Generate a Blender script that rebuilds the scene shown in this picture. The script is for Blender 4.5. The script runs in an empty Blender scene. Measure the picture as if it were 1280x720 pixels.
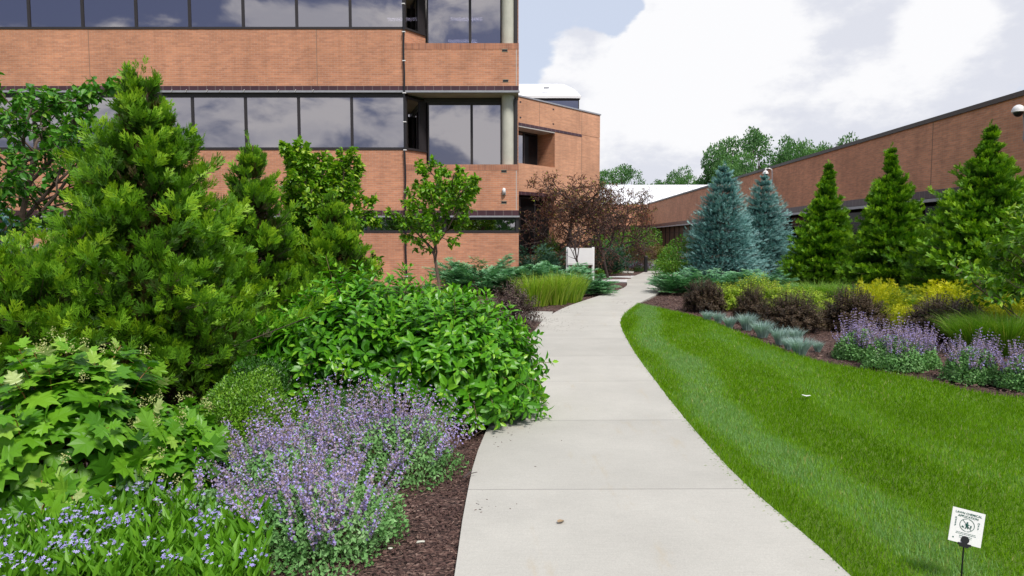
import bpy, bmesh, math, numpy as np
from math import sin, cos, pi, radians
from mathutils import Vector, Matrix

sc = bpy.context.scene
COL = sc.collection
# ------------------------------------------------------------------ camera, sky, sun, exposure
F = 853.0; PITCH = math.atan(60/853.0); CAMZ = 1.6
cam = bpy.data.cameras.new('camera'); camo = bpy.data.objects.new('camera', cam); COL.objects.link(camo)
camo.location = (0, 0, CAMZ); camo.rotation_euler = (pi/2-PITCH, 0, 0)
cam.sensor_width = 36; cam.lens = F/1280*36; cam.clip_start = 0.05; cam.clip_end = 3000
sc.camera = camo
sc.view_settings.view_transform = 'Standard'; sc.view_settings.look = 'None'
sc.view_settings.exposure = 0.46; sc.view_settings.gamma = 1.0
sc.cycles.max_bounces = 6; sc.cycles.transparent_max_bounces = 8; sc.cycles.use_denoising = True

SUN_EL, SUN_AZ = radians(55), radians(152)      # azimuth clockwise from +Y: behind the camera, to the right
world = bpy.data.worlds.new('World'); sc.world = world; world.use_nodes = True

class NT:
    def __init__(s, tree): s.t = tree; tree.nodes.clear()
    def n(s, typ, **kw):
        nd = s.t.nodes.new(typ)
        for k, v in kw.items():
            if k.startswith('_'): setattr(nd, k[1:], v)
            else: s.set(nd, k, v)
        return nd
    def set(s, nd, k, v):
        key = int(k[1:]) if k[0] == 'i' and k[1:].isdigit() else k.replace('__', ' ')
        sk = nd.inputs[key]
        if isinstance(v, bpy.types.NodeSocket): s.t.links.new(v, sk)
        else: sk.default_value = v
    def math(s, op, a, b=0.0, c=None, clamp=False):
        nd = s.t.nodes.new('ShaderNodeMath'); nd.operation = op; nd.use_clamp = clamp
        s.set(nd, 'i0', a); s.set(nd, 'i1', b)
        if c is not None: s.set(nd, 'i2', c)
        return nd.outputs[0]
    def mix(s, f, a, b, mode='MIX'):
        nd = s.t.nodes.new('ShaderNodeMix'); nd.data_type = 'RGBA'; nd.blend_type = mode
        for sk, v in ((nd.inputs[0], f), (nd.inputs[6], a), (nd.inputs[7], b)):
            if isinstance(v, bpy.types.NodeSocket): s.t.links.new(v, sk)
            elif isinstance(v, (int, float)): sk.default_value = v
            else: sk.default_value = tuple(v)+(1,) if len(v) == 3 else v
        return nd.outputs[2]
    def ramp(s, f, stops):
        nd = s.t.nodes.new('ShaderNodeValToRGB'); s.t.links.new(f, nd.inputs[0])
        cr = nd.color_ramp
        while len(cr.elements) < len(stops): cr.elements.new(0.5)
        for e, (p, c) in zip(cr.elements, stops):
            e.position = p; e.color = tuple(c)+(1,) if len(c) == 3 else c
        return nd.outputs[0]
    def smooth(s, v, lo, hi):
        nd = s.t.nodes.new('ShaderNodeMapRange'); nd.interpolation_type = 'SMOOTHSTEP'
        s.set(nd, 'i0', v); nd.inputs[1].default_value = lo; nd.inputs[2].default_value = hi
        return nd.outputs[0]

def pxdir(px, py):
    r = (px-640)/F; u = (360-py)/F
    d = np.array([r, cos(PITCH)+u*sin(PITCH), -sin(PITCH)+u*cos(PITCH)])
    return d
def G(px, py, z=0.0):
    d = pxdir(px, py); t = (z-CAMZ)/d[2]
    return (d[0]*t, d[1]*t)
def at(px, py, Y):
    d = pxdir(px, py); t = Y/d[1]
    return (d[0]*t, Y, CAMZ+d[2]*t)

w = NT(world.node_tree)
sky = w.n('ShaderNodeTexSky', _sky_type='NISHITA', _sun_disc=False, _sun_elevation=SUN_EL, _sun_rotation=SUN_AZ,
          _air_density=1.0, _dust_density=2.5, _ozone_density=1.0)
geo = w.n('ShaderNodeTexCoord'); D = geo.outputs['Generated']
sepd = w.n('ShaderNodeSeparateXYZ', Vector=D)
mp = w.n('ShaderNodeMapping', Vector=D); mp.inputs['Scale'].default_value = (1, 1, 1.9)
n1 = w.n('ShaderNodeTexNoise', Vector=mp.outputs[0], Scale=3.1, Detail=9.0, Roughness=0.56, Distortion=0.25)
n2 = w.n('ShaderNodeTexNoise', Vector=mp.outputs[0], Scale=5.5, Detail=7.0, Roughness=0.6)
def blob(px, py, rad, amp):
    d = pxdir(px, py); d = d/np.linalg.norm(d)
    dp = w.n('ShaderNodeVectorMath', _operation='DOT_PRODUCT', i0=D, i1=tuple(d))
    s = w.smooth(dp.outputs['Value'], cos(rad), 1.0)
    return w.math('MULTIPLY', s, amp)
bias = blob(900, 90, radians(17), 0.26)
for a in ((800, 200, radians(12), .22), (1080, 40, radians(16), .12), (1000, 190, radians(16), .2), (680, 60, radians(11), -.22), (800, 30, radians(5), -.13), (880, 20, radians(7), .2)):
    bias = w.math('ADD', bias, blob(*a))
for a in ((330, 165, .10), (480, 20, .10), (560, 180, .13), (170, 150, .10), (60, 190, .08), (600, 30, -.12), (150, 20, -.16), (580, 70, -.1), (440, 150, .1)):
    d_ = pxdir(a[0], a[1]); d_ = d_/np.linalg.norm(d_); d_[1] *= -1
    dp_ = w.n('ShaderNodeVectorMath', _operation='DOT_PRODUCT', i0=D, i1=tuple(d_))
    bias = w.math('ADD', bias, w.math('MULTIPLY', w.smooth(dp_.outputs['Value'], cos(radians(7)), 1.0), a[2]))
clf = w.smooth(w.math('ADD', n1.outputs[0], bias), 0.51, 0.56)
n3 = w.n('ShaderNodeTexNoise', Vector=mp.outputs[0], Scale=6.5, Detail=8.0, Roughness=0.55, Distortion=0.4)
clb = w.smooth(w.math('ADD', n3.outputs[0], w.math('MULTIPLY', bias, .35)), 0.47, 0.60)
isb = w.smooth(sepd.outputs[1], .1, -.1)
cl = w.math('ADD', w.math('MULTIPLY', clf, w.math('SUBTRACT', 1.0, isb)), w.math('MULTIPLY', clb, isb))
# grey undersides inside the cloud
gb = blob(1150, 90, radians(13), 0.07)
gb = w.math('ADD', gb, blob(900, 215, radians(8), 0.10))
gb = w.math('ADD', gb, blob(880, 60, radians(9), -0.25))
gb = w.math('ADD', gb, blob(1180, 30, radians(4), -0.2))
sh = w.smooth(w.math('ADD', n2.outputs[0], gb), 0.42, 0.60)
CW, CG = (9.7, 9.7, 9.9), (7.4, 7.6, 8.4)
cloudcol = w.mix(sh, CW, CG)
pale = w.mix(w.smooth(sepd.outputs[1], -.35, .35), w.mix(.6, sky.outputs[0], (1.6, 1.8, 3.9)), w.mix(0.75, sky.outputs[0], (7.6, 8.3, 9.9)))
skyc = w.mix(cl, pale, cloudcol)
lowh = w.smooth(sepd.outputs[2], -0.02, 0.01)
skyc = w.mix(lowh, (1.2, 1.5, 0.9), skyc)
bg = w.n('ShaderNodeBackground', Color=skyc, Strength=0.073)
wo = w.n('ShaderNodeOutputWorld', Surface=bg.outputs[0])

sun = bpy.data.lights.new('sun', 'SUN'); sun.energy = 3.0; sun.angle = radians(13); sun.color = (1, .95, .88)
suno = bpy.data.objects.new('sun', sun); COL.objects.link(suno)
sd = Vector((sin(SUN_AZ)*cos(SUN_EL), cos(SUN_AZ)*cos(SUN_EL), sin(SUN_EL)))
suno.rotation_euler = sd.to_track_quat('Z', 'Y').to_euler(); suno.location = (0, 0, 30)

# ------------------------------------------------------------------ materials
def newmat(name):
    m = bpy.data.materials.new(name); m.use_nodes = True
    return m, NT(m.node_tree)
def simple(name, col, rough=0.6, metal=0.0, noise=0.0, nscale=8.0, bump=0.0, emis=0.0):
    m, t = newmat(name)
    c = tuple(col)+(1,)
    b = t.n('ShaderNodeBsdfPrincipled', Roughness=rough, Metallic=metal)
    b.inputs['Base Color'].default_value = c
    if noise or bump:
        tc = t.n('ShaderNodeTexCoord')
        nz = t.n('ShaderNodeTexNoise', Vector=tc.outputs['Object'], Scale=nscale, Detail=6.0, Roughness=.65)
        if noise:
            lo = tuple(x*(1-noise) for x in col); hi = tuple(min(1, x*(1+noise)) for x in col)
            t.set(b, 'Base Color', t.ramp(nz.outputs[0], [(.3, lo), (.7, hi)]))
        if bump:
            bp = t.n('ShaderNodeBump', Strength=bump, Distance=.01, Height=nz.outputs[0])
            t.set(b, 'Normal', bp.outputs[0])
    if emis:
        t.set(b, 'Emission Color', c); t.set(b, 'Emission Strength', emis)
    t.n('ShaderNodeOutputMaterial', Surface=b.outputs[0])
    return m
def leafmat(name, cols, rough=.5, transl=.3, spec=.4):
    m, t = newmat(name)
    a = t.n('ShaderNodeAttribute', _attribute_name='tint')
    n = len(cols)
    c = t.ramp(a.outputs['Fac'], [(i/(n-1), cols[i]) for i in range(n)])
    b = t.n('ShaderNodeBsdfPrincipled', Roughness=rough, **{'Base__Color': c})
    b.inputs['Specular IOR Level'].default_value = spec
    out = b.outputs[0]
    if transl:
        tr = t.n('ShaderNodeBsdfTranslucent', Color=t.mix(1.0, c, (1.15, 1.25, .5), 'MULTIPLY'))
        mx = t.n('ShaderNodeMixShader', Fac=transl, i1=b.outputs[0], i2=tr.outputs[0]); out = mx.outputs[0]
    t.n('ShaderNodeOutputMaterial', Surface=out)
    return m
def brickmat(name, c1, c2, mort, bw=.21, rh=.0677, ms=.005, soldier=False, rough=.85, vary=.18):
    m, t = newmat(name)
    uv = t.n('ShaderNodeUVMap', _uv_map='uv')
    br = t.n('ShaderNodeTexBrick', Vector=uv.outputs[0], Scale=1.0, Bias=0.0)
    br.inputs['Color1'].default_value = tuple(c1)+(1,); br.inputs['Color2'].default_value = tuple(c2)+(1,)
    br.inputs['Mortar'].default_value = tuple(mort)+(1,)
    br.inputs['Mortar Size'].default_value = ms; br.inputs['Brick Width'].default_value = bw; br.inputs['Row Height'].default_value = rh
    br.inputs['Mortar Smooth'].default_value = .15
    if soldier: br.offset = 0
    nz = t.n('ShaderNodeTexNoise', Vector=uv.outputs[0], Scale=.55, Detail=6.0, Roughness=.6)
    mpn = t.n('ShaderNodeMapping', Vector=uv.outputs[0]); mpn.inputs['Scale'].default_value = (1.4, 13.0, 1)
    nz2 = t.n('ShaderNodeTexNoise', Vector=mpn.outputs[0], Scale=1.0, Detail=4.0, Roughness=.7)
    f = t.ramp(nz.outputs[0], [(.3, (1-vary,)*3), (.7, (1+vary*.6,)*3)])
    f2 = t.ramp(nz2.outputs[0], [(.3, (1-vary, 1-vary*1.05, 1-vary*1.1)), (.7, (1+vary*.7,)*3)])
    c = t.mix(1.0, t.mix(1.0, br.outputs[0], f, 'MULTIPLY'), f2, 'MULTIPLY')
    mps = t.n('ShaderNodeMapping', Vector=uv.outputs[0]); mps.inputs['Scale'].default_value = (2.6, .22, 1)
    nst_ = t.n('ShaderNodeTexNoise', Vector=mps.outputs[0], Scale=1.0, Detail=7.0, Roughness=.7)
    c = t.mix(1.0, c, t.ramp(nst_.outputs[0], [(.36, (.89, .885, .88)), (.52, (1, 1, 1)), (.75, (1.06, 1.06, 1.05))]), 'MULTIPLY')
    b = t.n('ShaderNodeBsdfPrincipled', Roughness=rough, **{'Base__Color': c})
    bp = t.n('ShaderNodeBump', Strength=.35, Distance=.006, Height=t.math('SUBTRACT', 1.0, br.outputs['Fac']))
    t.set(b, 'Normal', bp.outputs[0])
    t.n('ShaderNodeOutputMaterial', Surface=b.outputs[0])
    return m
M = {}
M['brick'] = brickmat('salmon_brick', (.62, .275, .152), (.50, .22, .128), (.54, .39, .30))
M['brick_soldier'] = brickmat('salmon_brick_edge', (.52, .225, .13), (.38, .165, .105), (.40, .27, .2), bw=.075, rh=.42, soldier=True)
M['brick_far'] = brickmat('pale_brick', (.66, .33, .19), (.58, .285, .17), (.58, .41, .29))
M['brick_right'] = brickmat('brown_brick', (.78, .36, .20), (.63, .285, .165), (.64, .45, .33))
M['tile'] = brickmat('purple_tile', (.075, .03, .04), (.055, .022, .032), (.16, .12, .12), bw=.30, rh=1.4, ms=.012, soldier=True, rough=.4, vary=.1)
M['frame'] = simple('dark_bronze_frame', (.028, .024, .026), .45)
M['silver'] = simple('grey_metal_trim', (.36, .37, .40), .4, .3, .1)
M['cap'] = simple('brown_metal_coping', (.075, .058, .05), .5, 0, .1)
M['cream'] = simple('cream_concrete', (.50, .50, .43), .7, 0, .12, 2.5)
M['soffit'] = simple('pale_soffit', (.36, .34, .25), .8, 0, .15, 1.5)
M['soffitw'] = simple('white_soffit', (.5, .48, .46), .8, 0, .08, 1.5)
M['white'] = simple('white_paint', (.8, .8, .8), .45, 0, .03, 3)
M['whiteroof'] = simple('white_membrane_roof', (.82, .83, .85), .5, 0, .04, .6)
M['flatroof'] = simple('grey_gravel_roof', (.25, .25, .25), .9, 0, .2, 3)
M['black'] = simple('black_plastic', (.015, .015, .018), .4)
M['interior'] = simple('dim_office_interior', (.16, .16, .17), .9)
M['brownpanel'] = simple('brown_panel', (.12, .06, .038), .35, 0, .2, .7)
M['joint'] = simple('mortar_joint', (.27, .17, .12), .9)
M['lampglow'] = simple('fluorescent_glow', (1, .96, .88), .5, emis=9.0)
M['bark'] = simple('grey_brown_bark', (.12, .085, .065), .9, 0, .35, 25, .4)
M['barkdark'] = simple('dark_bark', (.06, .042, .038), .9, 0, .35, 25, .4)
M['stem'] = simple('green_brown_stem', (.13, .1, .04), .8)
M['signink'] = simple('dark_green_ink', (.01, .10, .075), .6)

m, t = newmat('tinted_reflective_glass')
gl = t.n('ShaderNodeBsdfGlossy', Roughness=.015); gl.inputs[0].default_value = (1.0, .95, .98, 1)
tr = t.n('ShaderNodeBsdfTransparent'); tr.inputs[0].default_value = (.13, .13, .16, 1)
uvn = t.n('ShaderNodeTexCoord')
nzg = t.n('ShaderNodeTexNoise', Vector=uvn.outputs['Object'], Scale=.9, Detail=1.0)
t.set(gl, 'Normal', t.n('ShaderNodeBump', Strength=.06, Distance=.02, Height=nzg.outputs[0]).outputs[0])
lw = t.n('ShaderNodeLayerWeight', Blend=.25)
fc = t.math('ADD', .37, t.math('MULTIPLY', lw.outputs['Fresnel'], .8), clamp=True)
mx = t.n('ShaderNodeMixShader', Fac=fc, i1=tr.outputs[0], i2=gl.outputs[0])
t.n('ShaderNodeOutputMaterial', Surface=mx.outputs[0]); M['glass'] = m
m, t = newmat('dark_shaded_glass')
b = t.n('ShaderNodeBsdfPrincipled', Roughness=.08); b.inputs['Base Color'].default_value = (.012, .011, .012, 1); b.inputs['Specular IOR Level'].default_value = .06
t.n('ShaderNodeOutputMaterial', Surface=b.outputs[0]); M['glassdark'] = m

# concrete path: fine grain, rust stains, saw-cut joints along the path's own length
def concrete(name, base, joint0, joint_step):
    m, t = newmat(name)
    uv = t.n('ShaderNodeUVMap', _uv_map='uv'); sp = t.n('ShaderNodeSeparateXYZ', Vector=uv.outputs[0])
    fr = t.math('FRACT', t.math('DIVIDE', t.math('SUBTRACT', sp.outputs[1], joint0), joint_step))
    dj = t.math('MULTIPLY', t.math('ABSOLUTE', t.math('SUBTRACT', fr, .5)), joint_step)   # joint at fr=.5
    jm = t.math('SUBTRACT', 1.0, t.smooth(dj, .002, .0065))
    geo_ = t.n('ShaderNodeNewGeometry')
    big = t.n('ShaderNodeTexNoise', Vector=geo_.outputs['Position'], Scale=1.1, Detail=5.0, Roughness=.6)
    fine = t.n('ShaderNodeTexNoise', Vector=geo_.outputs['Position'], Scale=160.0, Detail=3.0, Roughness=.7)
    mapb = t.n('ShaderNodeMapping', Vector=uv.outputs[0]); mapb.inputs['Scale'].default_value = (6, 90, 1)
    broom = t.n('ShaderNodeTexNoise', Vector=mapb.outputs[0], Scale=1.0, Detail=2.0)
    c = t.ramp(big.outputs[0], [(.3, tuple(x*.90 for x in base)), (.7, tuple(x*1.07 for x in base))])
    c = t.mix(1.0, c, t.ramp(fine.outputs[0], [(.25, (.84,)*3), (.75, (1.12,)*3)]), 'MULTIPLY')
    c = t.mix(1.0, c, t.ramp(broom.outputs[0], [(.3, (.97,)*3), (.7, (1.03,)*3)]), 'MULTIPLY')
    mps = t.n('ShaderNodeMapping', Vector=uv.outputs[0]); mps.inputs['Scale'].default_value = (1.6, .45, 1)
    st = t.n('ShaderNodeTexNoise', Vector=mps.outputs[0], Scale=2.2, Detail=7.0, Roughness=.68)
    sm = t.smooth(st.outputs[0], .57, .75)
    c = t.mix(t.math('MULTIPLY', sm, .62), c, tuple(np.array(base)*np.array([.92, .80, .62])))
    pan = t.n('ShaderNodeTexWhiteNoise', _noise_dimensions='1D', W=t.math('FLOOR', t.math('ADD', t.math('DIVIDE', t.math('SUBTRACT', sp.outputs[1], joint0), joint_step), .5)))
    c = t.mix(1.0, c, t.ramp(pan.outputs[0], [(0, (.93,)*3), (1, (1.02,)*3)]), 'MULTIPLY')
    c = t.mix(t.math('MULTIPLY', jm, .6), c, (.12, .11, .11))
    b = t.n('ShaderNodeBsdfPrincipled', Roughness=.85, **{'Base__Color': c})
    bp = t.n('ShaderNodeBump', Strength=.4, Distance=.003, Height=t.math('SUBTRACT', fine.outputs[0], t.math('MULTIPLY', jm, 2.0)))
    t.set(b, 'Normal', bp.outputs[0])
    t.n('ShaderNodeOutputMaterial', Surface=b.outputs[0])
    return m
M['concrete'] = concrete('broomed_concrete', (.455, .445, .405), 4.2-.825-.0, 1.65)
M['concrete_new'] = concrete('pale_concrete', (.60, .60, .60), 0.3, 1.5)

m, t = newmat('bark_mulch')
geo_ = t.n('ShaderNodeNewGeometry'); P_ = geo_.outputs['Position']
mpv = t.n('ShaderNodeMapping', Vector=P_); mpv.inputs['Scale'].default_value = (1, 1.7, 1)
vo = t.n('ShaderNodeTexVoronoi', Vector=mpv.outputs[0], Scale=42.0); vo.inputs['Randomness'].default_value = 1
nb = t.n('ShaderNodeTexNoise', Vector=P_, Scale=2.0, Detail=6.0)
cs = t.n('ShaderNodeSeparateXYZ', Vector=vo.outputs['Color'])
c = t.ramp(cs.outputs[0], [(0, (.028, .014, .012)), (.5, (.085, .045, .037)), (.85, (.15, .085, .07)), (1, (.27, .18, .145))])
c = t.mix(1.0, c, t.ramp(nb.outputs[0], [(.3, (.75,)*3), (.7, (1.25,)*3)]), 'MULTIPLY')
b = t.n('ShaderNodeBsdfPrincipled', Roughness=.9, **{'Base__Color': c})
t.set(b, 'Normal', t.n('ShaderNodeBump', Strength=.9, Distance=.02, Height=vo.outputs['Distance']).outputs[0])
t.n('ShaderNodeOutputMaterial', Surface=b.outputs[0]); M['mulch'] = m
m, t = newmat('turf_soil')
geo_ = t.n('ShaderNodeNewGeometry'); P_ = geo_.outputs['Position']
n_a = t.n('ShaderNodeTexNoise', Vector=P_, Scale=1.2, Detail=8.0, Roughness=.7)
n_b = t.n('ShaderNodeTexNoise', Vector=P_, Scale=55.0, Detail=3.0)
c = t.ramp(n_b.outputs[0], [(.3, (.05, .09, .005)), (.7, (.11, .20, .010))])
c = t.mix(1.0, c, t.ramp(n_a.outputs[0], [(.3, (.8,)*3), (.7, (1.2,)*3)]), 'MULTIPLY')
b = t.n('ShaderNodeBsdfPrincipled', Roughness=.95, **{'Base__Color': c})
t.n('ShaderNodeOutputMaterial', Surface=b.outputs[0]); M['turf'] = m

M['chips'] = leafmat('mulch_chips', [(.03, .015, .013), (.08, .042, .035), (.13, .075, .06), (.3, .21, .17)], .85, 0)
M['grass'] = leafmat('lawn_blades', [(.065, .165, .003), (.14, .30, .004), (.22, .42, .008), (.23, .42, .15), (.50, .47, .20)], .5, .35, .3)
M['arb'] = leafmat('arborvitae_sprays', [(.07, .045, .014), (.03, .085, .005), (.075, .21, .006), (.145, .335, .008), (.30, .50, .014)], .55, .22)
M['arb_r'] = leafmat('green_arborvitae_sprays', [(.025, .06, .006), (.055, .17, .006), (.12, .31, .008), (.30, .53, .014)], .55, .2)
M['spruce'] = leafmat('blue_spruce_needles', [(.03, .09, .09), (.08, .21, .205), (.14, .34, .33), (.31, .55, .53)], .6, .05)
M['juniper'] = leafmat('juniper_foliage', [(.03, .12, .045), (.09, .27, .11), (.19, .43, .22), (.34, .58, .34)], .6, .1)
M['juniper_dk'] = leafmat('dark_juniper_foliage', [(.012, .05, .035), (.03, .10, .06), (.05, .15, .09)], .6, .1)
M['dogwood'] = leafmat('dogwood_leaves', [(.03, .14, .005), (.07, .26, .008), (.13, .38, .012), (.27, .52, .03)], .38, .28, .5)
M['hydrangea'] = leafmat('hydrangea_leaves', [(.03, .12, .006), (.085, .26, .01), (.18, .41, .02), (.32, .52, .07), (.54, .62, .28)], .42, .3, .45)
M['boxwood'] = leafmat('boxwood_leaves', [(.04, .12, .006), (.09, .24, .008), (.17, .36, .02), (.30, .48, .05)], .4, .2, .5)
M['boxdark'] = leafmat('dark_boxwood_leaves', [(.015, .06, .006), (.03, .11, .01), (.06, .17, .02)], .4, .2, .5)
M['catleaf'] = leafmat('catmint_leaves', [(.08, .21, .055), (.15, .34, .10), (.25, .46, .18), (.38, .55, .28)], .65, .2, .2)
M['catflower'] = leafmat('catmint_flowers', [(.30, .25, .28), (.48, .37, .47), (.42, .34, .80), (.53, .47, .95)], .65, .15, .2)
M['blueleaf'] = leafmat('star_flower_leaves', [(.04, .15, .008), (.09, .26, .01), (.17, .40, .02)], .5, .3)
M['blueflower'] = leafmat('blue_star_petals', [(.30, .24, .66), (.44, .38, .84), (.58, .54, .90)], .6, .2)
M['young'] = leafmat('bright_maple_leaves', [(.05, .17, .006), (.12, .31, .010), (.21, .44, .02), (.42, .60, .04)], .42, .3)
M['lefttree'] = leafmat('green_tree_leaves', [(.03, .13, .012), (.06, .22, .018), (.11, .31, .03), (.26, .46, .05)], .42, .3)
M['upright'] = leafmat('light_green_leaves', [(.05, .15, .008), (.11, .27, .012), (.20, .40, .02), (.40, .56, .05)], .42, .32)
M['crab'] = leafmat('purple_brown_leaves', [(.07, .028, .025), (.13, .05, .04), (.17, .08, .055), (.24, .12, .055), (.34, .42, .04)], .55, .2)
M['darkshrub'] = leafmat('dark_purple_leaves', [(.022, .016, .009), (.05, .034, .018), (.10, .062, .034), (.13, .12, .035)], .5, .15)
M['bronze'] = leafmat('bronze_leaves', [(.035, .022, .02), (.08, .05, .045), (.13, .09, .07), (.10, .13, .04)], .5, .15)
M['lime'] = leafmat('lime_spirea_leaves', [(.10, .22, .010), (.26, .42, .018), (.46, .58, .04), (.60, .66, .08)], .5, .3)
M['gold'] = leafmat('gold_thread_foliage', [(.10, .16, .006), (.36, .43, .008), (.60, .60, .010), (.74, .72, .02)], .55, .25)
M['ograss'] = leafmat('feather_grass_blades', [(.06, .19, .01), (.12, .29, .015), (.22, .38, .03), (.42, .42, .12)], .5, .3)
M['ograss_y'] = leafmat('yellow_green_grass_blades', [(.12, .27, .012), (.22, .40, .02), (.36, .50, .04), (.46, .42, .12)], .5, .3)
M['fescue'] = leafmat('blue_fescue_blades', [(.18, .31, .29), (.34, .50, .48), (.54, .70, .66)], .6, .15)
M['shrubgreen'] = leafmat('green_shrub_leaves', [(.03, .12, .01), (.06, .20, .012), (.12, .29, .02), (.22, .38, .03)], .45, .25)
M['shrubolive'] = leafmat('olive_shrub_leaves', [(.06, .10, .008), (.12, .18, .012), (.20, .26, .02)], .5, .2)
M['shrubtan'] = leafmat('tan_brown_shrub_leaves', [(.08, .06, .02), (.16, .12, .04), (.20, .2, .05)], .5, .2)
M['woods'] = leafmat('woodland_leaves', [(.04, .12, .04), (.08, .20, .06), (.13, .29, .07), (.22, .40, .10)], .6, .25)

# ------------------------------------------------------------------ mesh helpers
class MB:
    def __init__(s): s.V = []; s.F = []; s.T = []; s.n = 0; s.mi = []
    def add(s, V, faces, tint=0.5, mi=0):
        V = np.asarray(V, float).reshape(-1, 3)
        for f in faces:
            f = np.asarray(f, int)
            if f.size: s.F.append(f.reshape(-1, f.shape[-1])+s.n); s.mi.append(np.full(len(s.F[-1]), mi))
        s.V.append(V); s.T.append(np.broadcast_to(np.asarray(tint, float), (len(V),))); s.n += len(V)
        return s
    def box(s, x0, x1, y0, y1, z0, z1, xf=None, mi=0):
        V = np.array([[x, y, z] for z in (z0, z1) for y in (y0, y1) for x in (x0, x1)], float)
        if xf is not None: V = tf(V, xf)
        s.add(V, [[[0, 2, 3, 1], [4, 5, 7, 6], [0, 1, 5, 4], [2, 6, 7, 3], [0, 4, 6, 2], [1, 3, 7, 5]]], mi=mi)
        return s
    def tube(s, pts, rad, k=6, tint=.5, cap=True, mi=0):
        pts = np.asarray(pts, float); n = len(pts); rad = np.broadcast_to(np.asarray(rad, float), (n,))
        T = np.gradient(pts, axis=0); T /= np.linalg.norm(T, axis=1)[:, None]+1e-9
        ref = np.array([0, 0, 1.]) if abs(T[0, 2]) < .9 else np.array([1., 0, 0])
        A = np.cross(T, ref); A /= np.linalg.norm(A, axis=1)[:, None]+1e-9; B = np.cross(T, A)
        a = np.arange(k)*2*pi/k
        V = pts[:, None]+rad[:, None, None]*(A[:, None]*np.cos(a)[None, :, None]+B[:, None]*np.sin(a)[None, :, None])
        i = np.arange(n-1)[:, None]*k; j = np.arange(k)[None]; j2 = (j+1) % k
        Fq = np.stack([i+j, i+j2, i+k+j2, i+k+j], -1).reshape(-1, 4)
        fs = [Fq]
        if cap: fs.append(np.arange(k)[None, ::-1]); fs.append((np.arange(k)+(n-1)*k)[None])
        s.add(V.reshape(-1, 3), fs, tint, mi)
        return s
    def build(s, name, mat, parent=None, smooth=False):
        me = bpy.data.meshes.new(name)
        V = np.concatenate(s.V); me.vertices.add(len(V)); me.vertices.foreach_set('co', V.astype(np.float32).ravel())
        loops = np.concatenate([f.ravel() for f in s.F]); sizes = np.concatenate([np.full(len(f), f.shape[1]) for f in s.F])
        me.loops.add(len(loops)); me.loops.foreach_set('vertex_index', loops.astype(np.int32))
        me.polygons.add(len(sizes)); st = np.concatenate([[0], np.cumsum(sizes)[:-1]])
        me.polygons.foreach_set('loop_start', st.astype(np.int32))
        me.polygons.foreach_set('material_index', np.concatenate(s.mi).astype(np.int32))
        me.update(calc_edges=True)
        me.polygons.foreach_set('use_smooth', np.full(len(sizes), smooth))
        a = me.attributes.new('tint', 'FLOAT', 'POINT'); a.data.foreach_set('value', np.concatenate(s.T).astype(np.float32))
        if len(sizes) < 4000:
            uvl = me.uv_layers.new(name='uv')
            for p in me.polygons:
                n = p.normal
                for li in p.loop_indices:
                    c = me.vertices[me.loops[li].vertex_index].co
                    if abs(n.z) > .7: uvl.data[li].uv = (c.x, c.y)
                    else:
                        l = math.hypot(n.x, n.y); uvl.data[li].uv = ((-n.y*c.x+n.x*c.y)/l, c.z)
        for mm in (mat if isinstance(mat, (list, tuple)) else [mat]): me.materials.append(mm)
        o = bpy.data.objects.new(name, me); COL.objects.link(o)
        if parent is not None: o.parent = parent
        return o
def tf(V, xf):
    ox, oy, a = xf; V = np.asarray(V, float).copy()
    x, y = V[:, 0].copy(), V[:, 1].copy()
    V[:, 0] = ox+cos(a)*x-sin(a)*y; V[:, 1] = oy+sin(a)*x+cos(a)*y
    return V
def empty(name, loc=(0, 0, 0), rz=0):
    o = bpy.data.objects.new(name, None); COL.objects.link(o); o.location = loc; o.rotation_euler = (0, 0, rz)
    o.empty_display_size = .2
    return o
def tag(o, label=None, cat=None, group=None, kind=None):
    if kind is None and cat: kind = 'thing'
    if label: o['label'] = label
    if cat: o['category'] = cat
    if group: o['group'] = group
    if kind: o['kind'] = kind
    return o
def copy_tree(o, parent=None):
    c = o.copy(); COL.objects.link(c); c.parent = parent
    for ch in [x for x in bpy.data.objects if x.parent == o]: copy_tree(ch, c)
    return c
def nrm(v): return v/(np.linalg.norm(v, axis=-1, keepdims=True)+1e-9)
def frames(Dv, Nv):
    y = nrm(Dv); x = nrm(np.cross(y, Nv)); z = np.cross(x, y)
    return np.stack([x, y, z], -1)
def inst(mb, T, P, Dv, Nv, S, tint):
    tv, fs = T[:2]; R = frames(Dv, Nv); n, m_ = len(P), len(tv)
    S = np.asarray(S, float)
    if S.ndim <= 1: S = np.broadcast_to(S, (n,))[:, None].repeat(3, 1)
    V = np.einsum('nij,nmj->nmi', R, tv[None]*S[:, None])+P[:, None]
    out = []
    for f in fs:
        f = np.asarray(f); out.append((f[None]+m_*np.arange(n)[:, None, None]).reshape(-1, f.shape[1]))
    tn_ = np.repeat(np.broadcast_to(tint, (n,)), m_)+(np.tile(T[2], n) if len(T) > 2 else 0)
    mb.add(V.reshape(-1, 3), out, np.clip(tn_, 0, 1))
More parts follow.
